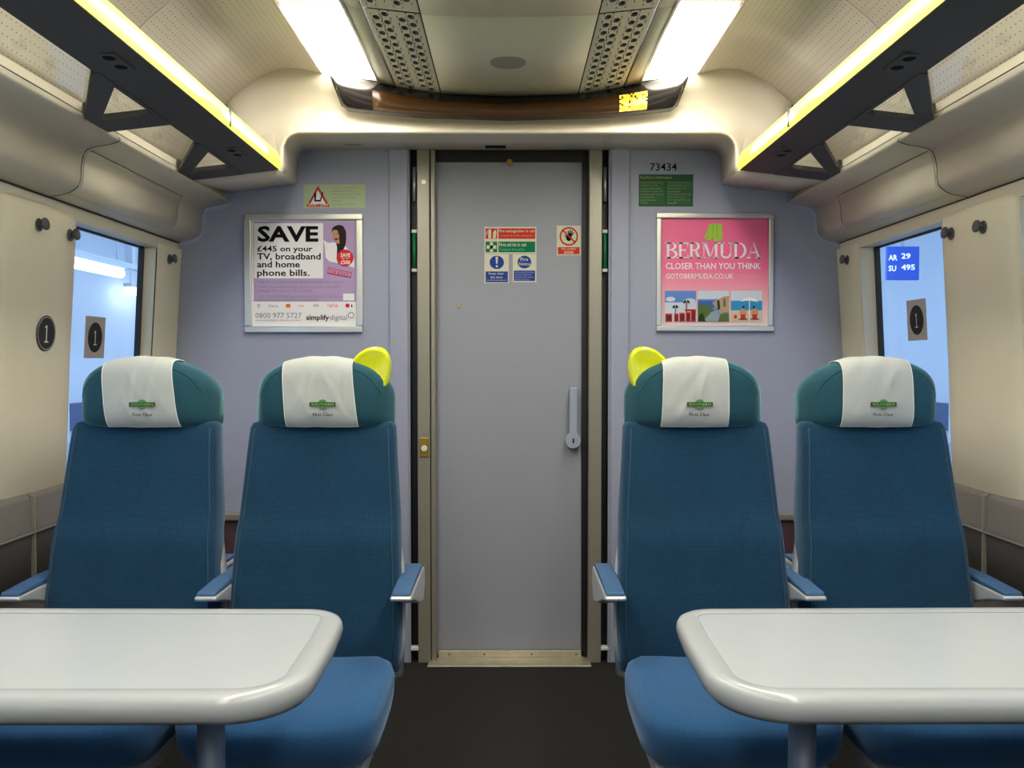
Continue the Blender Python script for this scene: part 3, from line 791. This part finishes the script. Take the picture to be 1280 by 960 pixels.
# ---------------------------------------------------------------- tables
def table_outline(s, inset):
    x0 = .288+inset; yb = 1.705-inset; yf = 1.232+inset; xe = 1.272
    r1, r2 = max(.02, .085-inset*1.3), max(.03, .125-inset*1.5)
    out = [(xe, yb)]
    sl = .02
    out += [(x0+sl+r1 + r1*math.cos(a), yb-r1-.012+r1*math.sin(a)) for a in [math.radians(90+90*i/12) for i in range(13)]]
    out += [(x0+sl*.6+.002, (yb+yf)/2+.04)]
    out += [(x0+.012+r2 + r2*math.cos(a), yf+r2+r2*math.sin(a)) for a in [math.radians(180+90*i/14) for i in range(15)]]
    out += [(xe, yf)]
    return [(s*x, y) for x, y in out]
def table(s):
    side = 'left' if s < 0 else 'right'
    t = thing('table', f'white table with rounded raised rim in front of the {side} pair of seats', 'table', (s*.8, 1.45, 0))
    prof = [(.042, .7205), (.037, .7214), (.026, .7222), (.013, .7216), (.006, .7185), (.0015, .712), (0, .702), (.003, .688), (.014, .678), (.03, .677), (.08, .677)]
    rows = [[(x, y, z) for x, y in table_outline(s, i)] for i, z in prof]
    o = loft('rim', rows, M_rim, t, smooth=True); fixn(o)
    # ends at the wall
    base = table_outline(s, .0425)
    v = [(x, y, .7200) for x, y in base] + [(x, y, .680) for x, y in base]; n = len(base)
    f = [tuple(range(n)), tuple(range(n, 2*n))[::-1]] + [(i, (i+1) % n, n+(i+1) % n, n+i) for i in range(n)]
    o = mesh_obj('tabletop', v, f, M_table, t); fixn(o)
    lx = -.497 if s < 0 else .488
    tube('leg', [(lx, 1.45, .02), (lx, 1.45, .679)], .0225, M_leg, t, 24)
    disc('leg_flange', (lx, 1.45, 0), .07, (0, 0, 1), .02, M_leg, t, 28, .004)
    disc('leg_collar', (lx, 1.45, .66), .05, (0, 0, 1), .018, M_leg, t, 28, .003)
    box('wall_bracket', s*1.24, s*1.285, 1.30, 1.60, .64, .678, M_leg, t, .004)
table(-1); table(1)

# ---------------------------------------------------------------- posters and notices on the end wall
def C(n, r, g, b): return mat(n, (r, g, b), .7, spec=.2)
M_lilac = C('lilac_paper', .50, .36, .60); M_paper = C('white_paper', .92, .90, .90); M_pink = C('hot_pink', .85, .12, .26); M_red = C('print_red', .70, .03, .03)
M_gr = C('grey_print', .30, .27, .34); M_navy = C('print_blue', .02, .06, .32); M_green = C('sign_green', .0, .20, .08); M_ivory = C('sign_ivory', .72, .70, .55)
M_skin = C('print_skin', .62, .32, .18); M_hair = C('print_hair', .03, .015, .015); M_sred = C('sign_red', .66, .04, .02)
M_orange = C('print_orange', .80, .18, .02)
def pframe(t, x0, x1, y0, y1, w, m, Y=YW):
    for a, b, c, d in ((x0, x1, y0, y0+w), (x0, x1, y1-w, y1), (x0, x0+w, y0+w, y1-w), (x1-w, x1, y0+w, y1-w)):
        p, q = pw(a, d, Y), pw(b, c, Y)
        box('frame_bar', p.x, q.x, Y-.018, Y, p.z, q.z, m, t, .004, 3)
def R(P, x0, x1, y0, y1, m, lay=0): P.rect(x0, x1, -y1, -y0, m, lay)
def T(P, s, x0, x1, y0, y1, m, lay=2, bold=0, shear=0): P.text(s, x0, x1, -y1, -y0, m, lay, bold, shear)
SH = YW-.004
q = pw(380, 341, YW)
t = thing('poster', 'framed lilac SAVE advertising poster on wall left of the door', 'poster', (q.x, YW, q.z), 'framed advertising posters')
pframe(t, 307, 454, 267.5, 416, 8, M_alu)
fn = wallpx(SH)
P = Print(); R(P, 312, 449, 272, 411, M_paper); P.build('poster_sheet', fn, t)
P = Print(); R(P, 317, 445, 277, 377, M_lilac, 1); R(P, 317.5, 404, 279, 348, M_paper, 2); R(P, 429, 443, 367, 375.5, M_paper, 2)
P.build('background_print', fn, t)
P = Print(); T(P, 'SAVE', 322, 398, 282.5, 302.5, M_bk, 3, .035)
T(P, '£445 on your', 321.5, 391, 307.5, 316.5, M_bk, 3, .02); T(P, 'TV, broadband', 321.5, 401, 316.5, 326, M_bk, 3, .02)
T(P, 'and home', 321.5, 375, 326.5, 334.5, M_bk, 3, .02); T(P, 'phone bills.', 321.5, 387, 337, 347.5, M_bk, 3, .02)
P.build('headline_lettering', fn, t)
P = Print()
for i, (s_, x1) in enumerate((('• Get free and expert to our UK based independent experts', 429), ('• We\'ll recommend the best deal for you from over 8,000', 426), ('   packages from the top UK providers', 391), ('• Our Free Switching Support means that we do the hard', 425), ('   work and even arrange your installation', 398))):
    y = (350.5, 357, 361.8, 368.5, 373)[i]; T(P, s_, 322, x1, y, y+4.2, M_gr, 3, .0)
T(P, '0800 977 5727', 319.5, 377, 391, 397.5, M_gr, 3, 0); T(P, 'simplify', 383, 411.5, 393.5, 402, M_bk, 3, .02); T(P, 'digital', 412.5, 434, 393.5, 402, M_gr, 3, 0)
T(P, 'www.simplifydigital.co.uk quote your train', 320, 376, 399, 402, M_gr, 3, 0)
P.ring(439, -394, 3.0, 4.0, M_gr, 3, 16)
P.build('small_lettering', fn, t)
P = Print(); R(P, 317, 445, 378, 386.5, M_paper, 2)
T(P, 'O', 322, 325, 380, 384.5, M_navy, 3, .01); T(P, 'france', 336, 348, 380.5, 384, M_gr, 3); R(P, 357.5, 363, 380, 384.5, M_orange, 3); T(P, 'post', 373, 380, 381, 384.5, M_orange, 3)
T(P, 'sky', 392, 399, 379.5, 384.5, M_gr, 3, .01); T(P, 'TalkTalk', 409, 423, 380, 384, M_red, 3); P.ell(434.5, -382, 2.6, 2.6, M_red, 3)
R(P, 439, 440.5, 380.5, 384, M_bk, 3)
P.build('logo_row', fn, t)
# portrait: woman with a headset, white top
P = Print()
P.poly([(404, -300), (410, -303.5), (418, -303), (432, -308), (440, -318), (443, -325), (443, -335), (428, -330), (412, -327), (407, -322), (406, -308)], M_paper, 2)
P.poly([(415, -288), (419, -282.5), (424, -281), (429, -282.5), (432.5, -289), (433, -298), (432, -306), (429.5, -312), (428, -322), (424, -325), (421, -322), (421.5, -310), (420, -302), (417, -298)], M_hair, 3)
P.ell(420, -293, 4.6, 7.4, M_skin, 4); P.poly([(419, -299), (424, -297), (424.5, -305), (420, -304)], M_skin, 4)
P.poly([(414.5, -287), (418, -283), (425, -283.5), (426, -290), (424, -295), (422, -288)], M_hair, 5)
P.ell(418, -292, .7, .5, M_hair, 6, 8); P.ell(421.6, -292, .7, .5, M_hair, 6, 8); P.poly([(418, -297.2), (421, -297.2), (419.6, -298.3)], M_red, 6)
P.build('portrait_print', fn, t)
P = Print(); P.ell(431.5, -322.5, 10.5, 10.5, M_red, 6); T(P, 'SAVE', 426, 438, 316.5, 321.5, M_paper, 7, .02); T(P, 'up to', 427, 436, 322.3, 324.4, M_paper, 7); T(P, '£500', 426, 438, 325.5, 330.5, M_paper, 7, .02)
P.poly([(410.5, -334), (440, -340.5), (438.5, -347.5), (409.3, -342)], M_red, 4); P.poly([(411.3, -335.2), (439, -341.3), (437.8, -346.3), (410.3, -341)], M_lilac, 5)
v0, f0 = geo_text('TOP ADVICE', 412.5, 436, -343.5, -338, .01); n0 = len(P.v)
P.v += [(a, b-(a-412)*.2+1.4, 6) for a, b in v0]
for q_ in f0: P.f.append(tuple(i+n0 for i in q_)); P.k.append(P.mi(M_red))
P.build('badge_print', fn, t)

q = pw(892, 341, YW)
t = thing('poster', 'framed pink BERMUDA advertising poster on wall right of the door', 'poster', (q.x, YW, q.z), 'framed advertising posters')
pframe(t, 819.5, 966, 266.5, 414.5, 7, M_alu)
def pinkgrad():
    m = mat('pink_poster', (.85, .12, .26), .4); nt = m.node_tree; b = nt.nodes['Principled BSDF']
    tc = nt.nodes.new('ShaderNodeTexCoord'); sp = nt.nodes.new('ShaderNodeSeparateXYZ'); nt.links.new(tc.outputs['Generated'], sp.inputs[0])
    r = nt.nodes.new('ShaderNodeValToRGB'); e = r.color_ramp.elements
    e[0].position = .08; e[0].color = (.80, .62, .64, 1); e[1].position = .55; e[1].color = (.98, .16, .34, 1)
    q = e.new(.36); q.color = (.95, .36, .46, 1)
    nt.links.new(sp.outputs[2], r.inputs[0]); nt.links.new(r.outputs[0], b.inputs['Base Color']); return m
fnr = wallpx(SH)
P = Print(); R(P, 825, 960, 272, 409, pinkgrad()); P.build('poster_sheet', fnr, t)
P = Print(); lime = C('lime_shorts', .42, .66, .08); lime2 = C('lime_shorts_dark', .30, .50, .05)
P.poly([(887, -279.5), (902.5, -279.5), (903, -301), (892, -301.5), (890.5, -296), (888.5, -301.5), (880, -297.5)], lime, 2)
P.poly([(890.8, -280), (892, -280), (891, -296), (890.2, -296)], lime2, 3); P.poly([(895, -281), (896, -281), (897, -300), (896.2, -300)], lime2, 3); P.poly([(884.5, -288), (885.3, -288), (884, -298), (883, -298)], lime2, 3)
P.build('shorts_print', fnr, t)
# BERMUDA in a high-contrast serif alphabet (heavy stems, hair serifs)
P = Print(); cream = M_paper
def stem(x, w, y0=0, y1=1): P.rect(x, x+w, y0, y1, cream, 2)
LT = []
def letter_polys(ch):
    A = []; h = .085; r = lambda a, b, c, d: A.append([(a, c), (b, c), (b, d), (a, d)])
    def bowl(cx, cy, rx, ry, thick, thin, a0=-90, a1=90, n=12):
        for i in range(n):
            u0, u1 = math.radians(a0+(a1-a0)*i/n), math.radians(a0+(a1-a0)*(i+1)/n)
            A.append([(cx+rx*math.cos(u0), cy+ry*math.sin(u0)), (cx+rx*math.cos(u1), cy+ry*math.sin(u1)), (cx+(rx-thick)*math.cos(u1), cy+(ry-thin)*math.sin(u1)), (cx+(rx-thick)*math.cos(u0), cy+(ry-thin)*math.sin(u0))])
    if ch in 'BRED': r(.0, .34, 0, h); r(.0, .34, 1-h, 1); r(.10, .25, 0, 1)
    if ch == 'B': r(.25, .42, .49, .49+h); r(.25, .42, 0, h); r(.25, .42, 1-h, 1); bowl(.40, .765, .28, .235, .15, h); bowl(.42, .265, .33, .265, .16, h); w = .76
    if ch == 'E': r(.25, .66, 0, h); r(.25, .66, 1-h, 1); r(.25, .50, .48, .48+h); r(.63, .67, 0, .26); r(.61, .65, .74, 1); r(.48, .52, .38, .62); w = .70
    if ch == 'R': r(.25, .42, .47, .47+h); r(.25, .42, 1-h, 1); bowl(.40, .755, .29, .265, .15, h); A.append([(.36, .49), (.52, .49), (.74, 0), (.57, 0)]); r(.57, .86, 0, h); w = .84
    if ch == 'D': r(.25, .36, 0, h); r(.25, .36, 1-h, 1); bowl(.34, .5, .50, .5, .16, h); w = .86
    if ch == 'M': r(0, .24, 0, h); r(0, .22, 1-h, 1); r(.10, .14, 0, 1); A.append([(.08, 1), (.26, 1), (.56, .08), (.46, 0)]); A.append([(.86, 1), (.82, 1), (.46, 0), (.52, 0)]); r(.80, .95, 0, 1); r(.70, 1.05, 0, h); r(.80, 1.05, 1-h, 1); w = 1.07
    if ch == 'U': r(0, .34, 1-h, 1); r(.10, .25, .3, 1); r(.56, .88, 1-h, 1); r(.70, .74, .3, 1); bowl(.42, .3, .32, .3, .10, h*1.3, 180, 360); w = .86
    if ch == 'A': A.append([(.40, 1), (.46, 1), (.84, 0), (.67, 0)]); A.append([(.42, 1), (.40, .93), (.14, 0), (.10, 0)]); r(0, .26, 0, h); r(.56, .96, 0, h); r(.20, .60, .33, .33+h); w = .92
    return A, w
xx = 0; items = []
for ch in 'BERMUDA':
    A, w = letter_polys(ch); items.append((xx, A)); xx += w-.02
x0, x1, yb_, yt_ = 831.5, 951.5, -323, -303
for ox, A in items:
    for pl in A: P.poly([(x0+(ox+a)/xx*(x1-x0), yb_+b*(yt_-yb_)) for a, b in pl], cream, 2)
P.build('headline_lettering', fnr, t)
P = Print(); T(P, 'CLOSER THAN YOU THINK', 832, 951, 328.5, 336.5, cream, 2, .018); T(P, 'GOTOBERMUDA.CO.UK', 832, 917, 342, 348.5, cream, 2, .01)
T(P, 'Bermuda Tourism', 924, 951, 342.5, 345.5, C('pale_pink', .80, .45, .50), 2); T(P, 'on board now', 934, 949, 346.5, 348.5, MATS['pale_pink'], 2)
P.build('small_lettering', fnr, t)
sky1 = C('photo_sky', .14, .28, .68); cl = C('photo_cloud', .65, .72, .82); sea = C('photo_sea', .04, .30, .60); palm = C('photo_palm', .02, .05, .02); rock = C('photo_rock', .50, .36, .22); veg = C('photo_veg', .10, .17, .05); sand = C('photo_sand', .70, .55, .42); redb = C('photo_red', .62, .04, .03); sea2 = C('photo_sea2', .06, .14, .42); path = C('photo_path', .30, .38, .42)
# photo 1: palms and red phone boxes
P = Print(); R(P, 831, 870, 363.5, 402, sky1, 2); R(P, 831, 870, 378, 402, cl, 3)
P.ell(838, -374, 6, 3, cl, 4, 12); P.ell(862, -377, 8, 4, cl, 4, 12)
def palmtree(cx, cy, h, r):
    P.poly([(cx-.5, cy), (cx+.5, cy), (cx+.8, cy-h), (cx-.8, cy-h)], palm, 5)
    for a in range(-30, 211, 30):
        u = math.radians(a); P.poly([(cx, cy+.7), (cx+r*.6*math.cos(u), cy+r*.7*math.sin(u)+.9), (cx+r*math.cos(u), cy+r*.55*math.sin(u)-.9), (cx+r*.5*math.cos(u), cy+r*.3*math.sin(u)-.6)], palm, 5)
palmtree(844, -384, 12, 4.2); palmtree(858, -378, 16, 4.8)
for a, b, y in ((831.5, 840, 392), (842.5, 848, 392), (849, 856, 391), (857, 863, 390), (863.5, 869.5, 388)):
    R(P, a, b, y, 402, redb, 6); R(P, a+1.2, b-1.2, y+2, 401, C('photo_dark', .12, .03, .03), 7)
R(P, 856, 869.5, 386.5, 389, redb, 6)
P.build('photo_print', fnr, t)
P = Print(); R(P, 872, 911, 363.5, 402, sky1, 2); R(P, 872, 911, 363.5, 374, cl, 3); R(P, 872, 911, 376, 384, sea2, 4)
P.poly([(890, -378), (899, -374), (903, -371), (911, -370), (911, -390), (900, -392), (896, -385), (893, -383)], rock, 5)
P.poly([(896, -376), (899, -375), (900, -386), (897, -388)], palm, 6); P.poly([(904, -374), (906, -373), (907, -383), (904, -384)], veg, 6)
P.poly([(872, -383), (878, -380), (890, -384), (893, -390), (886, -402), (872, -402)], veg, 5); P.poly([(878, -402), (889, -390), (897, -388), (902, -402)], path, 6)
P.poly([(897, -402), (900, -394), (906, -391), (911, -393), (911, -402)], veg, 7); P.poly([(872, -402), (874, -393), (878, -391), (882, -402)], palm, 7)
P.build('photo_print', fnr, t)
P = Print(); R(P, 913.5, 952.5, 363.5, 402, cl, 2); R(P, 913.5, 952.5, 376, 390, sea, 3); R(P, 913.5, 952.5, 388, 402, sand, 4)
P.poly([(925, -377), (930, -373.5), (936, -372), (943, -373.5), (948, -377.5), (936, -375.5)], M_paper, 5); R(P, 936, 937, 375, 402, M_paper, 6)
for cx in (928.5, 943): P.ell(cx, -391, 4.6, 5.2, M_skin, 5, 14); R(P, cx-3, cx+3, 393, 399, redb, 6); R(P, cx-5.5, cx+5.5, 398.5, 399.5, M_hair, 7)
P.ell(919, -396, 2, 2.5, redb, 6, 10)
for cx in (929, 942): P.ell(cx, -384, 1.5, 1.7, M_hair, 6, 10)
P.build('photo_print', fnr, t)

# notices
YN = YW-.0012
fnn = wallpx(YN)
def notice(label, c, fnc, cat='sign', group=None, name='notice'):
    q = fnc(c[0], -c[1], 0); return thing(name, label, cat, (q.x, q.y, q.z), group)
def plate(t, x0, x1, y0, y1, m, Y, th=.0015, r=.004):
    p, q = pw(x0, y1, Y), pw(x1, y0, Y)
    return box('backing_plate', p.x, q.x, Y, Y+th-.0002, p.z, q.z, m, t)
M_pale = C('pale_green_paper', .50, .60, .36)
t = notice('pale green notice with red warning triangle above the SAVE poster', (418, 245), fnn)
plate(t, 379.5, 456.5, 230.5, 260, M_pale, YN)
P = Print(); P.poly([(397.5, -232), (412.5, -258.5), (383, -258.5)], M_sred, 1); P.poly([(397.5, -237.5), (407.5, -255), (388, -255)], M_paper, 2)
P.poly([(393, -241), (395.5, -241), (395, -250), (400, -250), (403, -240), (404.5, -240.5), (401, -252), (393, -252)], M_bk, 3)
T(P, 'DON\'T LEAN', 386, 410, 254.2, 257.6, M_paper, 3, .01); P.build('warning_triangle', fnn, t)
P = Print()
for i, s_ in enumerate(('For your own safety please do not', 'leave luggage in the gangway', 'Keep all doors clear and mind your', 'hands when the door is closing', 'Thank you', 'for your help and co-operation today')):
    T(P, s_, 415, 438+[14, 4, 15, 6, -12, 8][i]*.9, 233.5+4.1*i, 236.3+4.1*i, M_gr if i != 0 else M_orange, 1)
P.build('lettering', fnn, t)
t = notice('dark green notice of small print above the BERMUDA poster', (832, 238), fnn)
M_dg = C('notice_dark_green', .035, .11, .05); M_yg = C('print_yellow_green', .35, .42, .16)
plate(t, 798.5, 866.5, 218, 258, M_dg, YN)
P = Print(); T(P, 'Southern information', 800, 840, 219.8, 223.5, M_yg, 1, .01); R(P, 799.5, 831, 226, 256.5, C('notice_mid_green', .05, .15, .07), 1); R(P, 833, 865.5, 226, 256.5, MATS['notice_mid_green'], 1)
P.build('column_print', fnn, t)
P = Print()
for i in range(8):
    T(P, ['Passengers must not pass this point', 'unless told to do so by', 'a member of staff on board', 'Penalty fares apply to all', 'First Class area for the use of', 'First Class ticket holders', 'and season ticket holders', 'Thank you'][i], 800.5, [829, 822, 826, 828, 829, 818, 820, 810][i], 227.3+3.6*i, 229.6+3.6*i, M_yg, 2)
    T(P, ['Your comments and journey', 'information please call us on', 'National enquiries any time', 'Customer services team', 'Lost property and more help', 'British transport police', 'In an emergency call', 'staff'][i], 834.5, [862, 864, 858, 850, 864, 856, 862, 846][i], 227.3+3.6*i, 229.6+3.6*i, M_yg, 2)
P.build('lettering', fnn, t)
P = Print(); T(P, '73434', 812.5, 846, 204, 213.5, M_bk, 1, .005); P.build('carriage_number', fnn, wb)
# door notices
YD = Yd-.0014; fd = wallpx(YD)
t = notice('red and green sign for fire extinguisher and first aid kit on the door', (637.5, 301), fd, group='door notices')
plate(t, 605.5, 670.5, 283.5, 317, M_ivory, YD)
P = Print(); R(P, 607, 621.5, 285.5, 298.5, M_sred, 1); R(P, 623, 669, 285.5, 298.5, M_sred, 1); R(P, 607, 621.5, 302, 315.5, M_green, 1); R(P, 623, 669, 302, 315.5, M_green, 1)
P.build('colour_panel', fd, t)
P = Print(); P.poly([(610.8, -287), (613.2, -286.2), (614, -290), (614, -298), (610.2, -298), (610.4, -290)], M_ivory, 2); P.poly([(616, -298), (616.4, -290), (619.5, -287), (620.5, -291), (619.5, -298)], M_ivory, 2); P.poly([(607.6, -293), (609, -288), (609.6, -288.4), (608.4, -294)], M_ivory, 2)
R(P, 612.3, 616.3, 302.6, 315, M_ivory, 2); R(P, 608.3, 620.3, 306.8, 311, M_ivory, 2); P.build('pictogram', fd, t)
P = Print(); T(P, 'Fire extinguisher in cab', 624, 668, 287, 291.5, M_ivory, 2, .01); T(P, 'Contents of middle extinguisher', 624.3, 667, 293, 296.5, C('sign_pink', .75, .35, .28), 2)
T(P, 'First aid kit in cab', 624, 658, 303.5, 308, M_ivory, 2, .01); T(P, 'Contents: first aid kit', 624.3, 655.5, 310, 313.5, C('sign_lightgreen', .25, .48, .25), 2); P.build('lettering', fd, t)
t = notice('blue exclamation mark notice, lower left on the door', (620.5, 335), fd, group='door notices')
plate(t, 605.5, 636, 317.6, 353.8, M_ivory, YD)
P = Print(); P.ell(621, -328, 9, 8.4, M_navy, 1); P.poly([(619.4, -321), (622.6, -321), (621.8, -330), (620.2, -330)], M_ivory, 2); P.ell(621, -333, 1.4, 1.4, M_ivory, 2, 12); P.build('pictogram', fd, t)
P = Print(); R(P, 607, 634.8, 339.3, 352.8, M_navy, 1); T(P, 'Keep clear', 611, 630, 340.6, 344, M_ivory, 2, .01); T(P, 'this door', 613, 628.5, 345, 348, M_ivory, 2, .01); T(P, 'at all times please', 608.5, 633, 349.4, 351.4, M_ivory, 2); P.build('lettering', fd, t)
t = notice('blue round fire notice with small print, below the red and green sign', (655.5, 335), fd, group='door notices')
plate(t, 641, 670.5, 317.6, 352.6, M_ivory, YD)
P = Print(); P.ell(655.5, -327.6, 8.6, 8, M_navy, 1); T(P, 'Fire', 650.5, 660, 322, 326.3, M_ivory, 2, .01); T(P, 'Notice', 648.8, 662.5, 328, 331.8, M_ivory, 2, .01); P.build('pictogram', fd, t)
P = Print(); R(P, 642.4, 668.8, 338.2, 351.2, M_navy, 1)
for i in range(4): T(P, ['In the event of a fire leave', 'the train and follow the', 'directions of the staff on', 'board at all times'][i], 644, 667.5-[0, 3, 1, 6][i], 339.2+3*i, 341.4+3*i, C('print_pale_blue', .45, .50, .65), 2)
P.build('lettering', fd, t)
t = notice('ivory no public access sign with red crossed-out black hand, right on the door', (711, 301), fd, group='door notices')
plate(t, 696, 726, 282, 319, M_ivory, YD)
P = Print(); P.ell(711, -297, 3.6, 4.4, M_bk, 2, 14)
for a, l in ((60, 6.5), (78, 8), (96, 8), (114, 7), (165, 5)):
    u = math.radians(a-10); d = Vector((math.cos(u), math.sin(u))); n_ = Vector((-d.y, d.x))*.65; b0 = Vector((712, -297))+d*2.5; e0 = Vector((712, -297))+d*(2+l*.95)
    P.poly([b0+n_*1.2, b0-n_*1.2, e0-n_, e0+n_], M_bk, 2)
P.ring(711, -295.5, 9.7, 11.6, M_sred, 3); P.poly([(702.2, -287.7), (703.4, -286.4), (719.9, -303), (718.7, -304.5)], M_sred, 3); P.build('pictogram', fd, t)
P = Print(); R(P, 697.4, 724.6, 309, 317.8, M_sred, 1); T(P, 'No public', 702, 720, 309.8, 313, M_ivory, 2, .01); T(P, 'access', 705, 717, 313.8, 316.9, M_ivory, 2, .01); P.build('lettering', fd, t)

# '1' decals
M_char = C('decal_charcoal', .035, .035, .045); M_tan = C('decal_tan', .55, .50, .48)
def one(P, lay):
    P.rect(-.0028, .0028, -.022, .022, M_ivory, lay); P.rect(-.011, .011, -.026, -.022, M_ivory, lay); P.poly([(-.0028, .022), (-.0028, .016), (-.009, .014), (-.009, .017)], M_ivory, lay)
def decal(s, Y, zc, xoff, label, square, group):
    t = thing('first_class_sign', label, 'sign', (s*(xw(zc)+xoff), Y, zc), group)
    def fn(u, v, lay):
        # u runs to the viewer's right
        z = zc+v; return Vector((s*(xw(z)+xoff-lay*.0006), Y - s*u*-1*(-1), z))
    def fn(u, v, lay):
        z = zc+v; return Vector((s*(xw(z)+xoff-lay*.0006), Y + (u if s < 0 else -u), z))
    P = Print()
    if square: P.rect(-.071, .071, -.069, .069, M_tan, 0)
    P.ell(0, 0, .050, .050, M_char, 1, 36); P.build('disc_print', fn, t)
    P = Print(); P.ring(0, 0, .0445, .0465, M_tan, 2, 32) if not square else None
    one(P, 2); P.build('numeral', fn, t)
decal(-1, 2.475, 1.275, -.0235, 'round charcoal figure 1 sign on cream pillar left of the window', False, 'first class figure 1 signs')
decal(-1, 2.93, 1.275, .054, 'figure 1 sign on a tan square stuck to the left window', True, 'first class figure 1 signs')
decal(1, 2.97, 1.335, .054, 'figure 1 sign on a tan square stuck to the right window', True, 'first class figure 1 signs')

# ---------------------------------------------------------------- the station outside
M_sw = mat('station_wall_paint', (.66, .73, .80), .6, noise=.05, nscale=2)
M_sp = mat('station_plinth', (.05, .09, .22), .6)
M_pl = mat('platform_paving', (.45, .52, .62), .7, noise=.1, nscale=5)
for s in (-1, 1):
    t = thing('station_wall', f'pale blue station wall seen through the {"left" if s < 0 else "right"} window', 'wall', (s*6.5, 9, -1))
    box('wall_face', s*6.5, s*6.7, -6, 30, -1, 5.5, M_sw, t)
    box('plinth', s*6.42, s*6.5, -6, 30, .16, .56, M_sp, t, .02)
    for k in range(9):
        tt = box('pilaster', s*6.40, s*6.5, -4+k*4.1, -3.6+k*4.1, -1, 5.5, M_sw, t, .01)
    o = box('platform', s*2.0, s*6.36, -6, 30, -1.0, .0, M_pl); o['label'] = f'pale station platform outside the {"left" if s < 0 else "right"} window'; o['category'] = 'platform'
c = thing('platform_canopy', 'pale canopy beam structure of the station outside the left window', 'canopy', (-5.4, 9, 3))
box('canopy_slab', -6.4, -3.4, -6, 30, 3.6, 3.7, M_sw, c)
for k in range(8): box('canopy_beam', -6.4, -3.4, 3+k*3.2, 3.15+k*3.2, 3.4, 3.6, M_sw, c, .01)
box('canopy_rail', -5.06, -4.94, -6, 30, 2.40, 2.46, M_sw, c)
for k in range(8): box('canopy_post', -5.05, -4.95, 5.2+k*3.2, 5.3+k*3.2, 2.46, 3.6, M_sw, c)
M_tube = mat('fluorescent_tube', (1, 1, 1), .4, emit=3.5, ecol=(.85, .93, 1))
def lamp(x, y0, y1, z, label):
    t = thing('station_lamp', label, 'light', (x, (y0+y1)/2, z), 'fluorescent station lamps')
    tube('lamp_tube', [(x, y0, z), (x, y1, z)], .06, M_tube, t, 12)
    for yy in (y0+.1, y1-.1): tube('hanger_rod', [(x, yy, z+.1), (x, yy, 3.6)], .01, M_sw, t, 5)
    box('lamp_housing', x-.07, x+.07, y0-.03, y1+.03, z+.06, z+.12, M_sw, t, .01)
lamp(-5, 9.95, 11.35, 2.31, 'long white fluorescent lamp across the top of left window')
lamp(-5, 13.3, 14.7, 2.31, 'second station lamp behind the long one, right edge of left window')
lamp(-5, 16.5, 17.9, 2.31, 'third station lamp in the row, far off in left window')
lamp(-6.2, 14.35, 15.5, 2.33, 'short station lamp low at the right edge of left window')
lamp(-6.2, 17.2, 18.4, 1.98, 'lowest station lamp near the seal of left window')
# blue platform sign on the right
q = pw(1129, 328, 7.4)
t = thing('platform_sign', 'blue sign reading AR 29 SU 495 seen through the right window', 'sign', (q.x, 7.4, q.z))
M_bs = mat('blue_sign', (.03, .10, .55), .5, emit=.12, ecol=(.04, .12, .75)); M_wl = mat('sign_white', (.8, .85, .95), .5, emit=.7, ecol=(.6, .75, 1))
p0, p1 = pw(1109, 350, 7.4), pw(1150, 308, 7.4)
box('sign_board', p0.x, p1.x, 7.4, 7.44, p0.z, p1.z, M_bs, t, .006)
fs = wallpx(7.392)
P = Print(); T(P, 'AR', 1111, 1122, 318.5, 325.5, M_wl, 1, .02); T(P, '29', 1127, 1138.5, 316.5, 323.5, M_wl, 1, .02); T(P, 'SU', 1111, 1120.5, 332, 339, M_wl, 1, .02); T(P, '495', 1127, 1144, 330.5, 337.5, M_wl, 1, .02); P.build('lettering', fs, t)
c = thing('platform_canopy', 'pale canopy slab over the platform outside the right window', 'canopy', (5.0, 9, 3.6))
box('canopy_slab', q.x-.1, 6.4, -6, 30, 3.6, 3.7, M_sw, c)
tube('hanger_rod', [(q.x, 7.42, p1.z), (q.x, 7.42, 3.6)], .012, M_sw, t, 6)
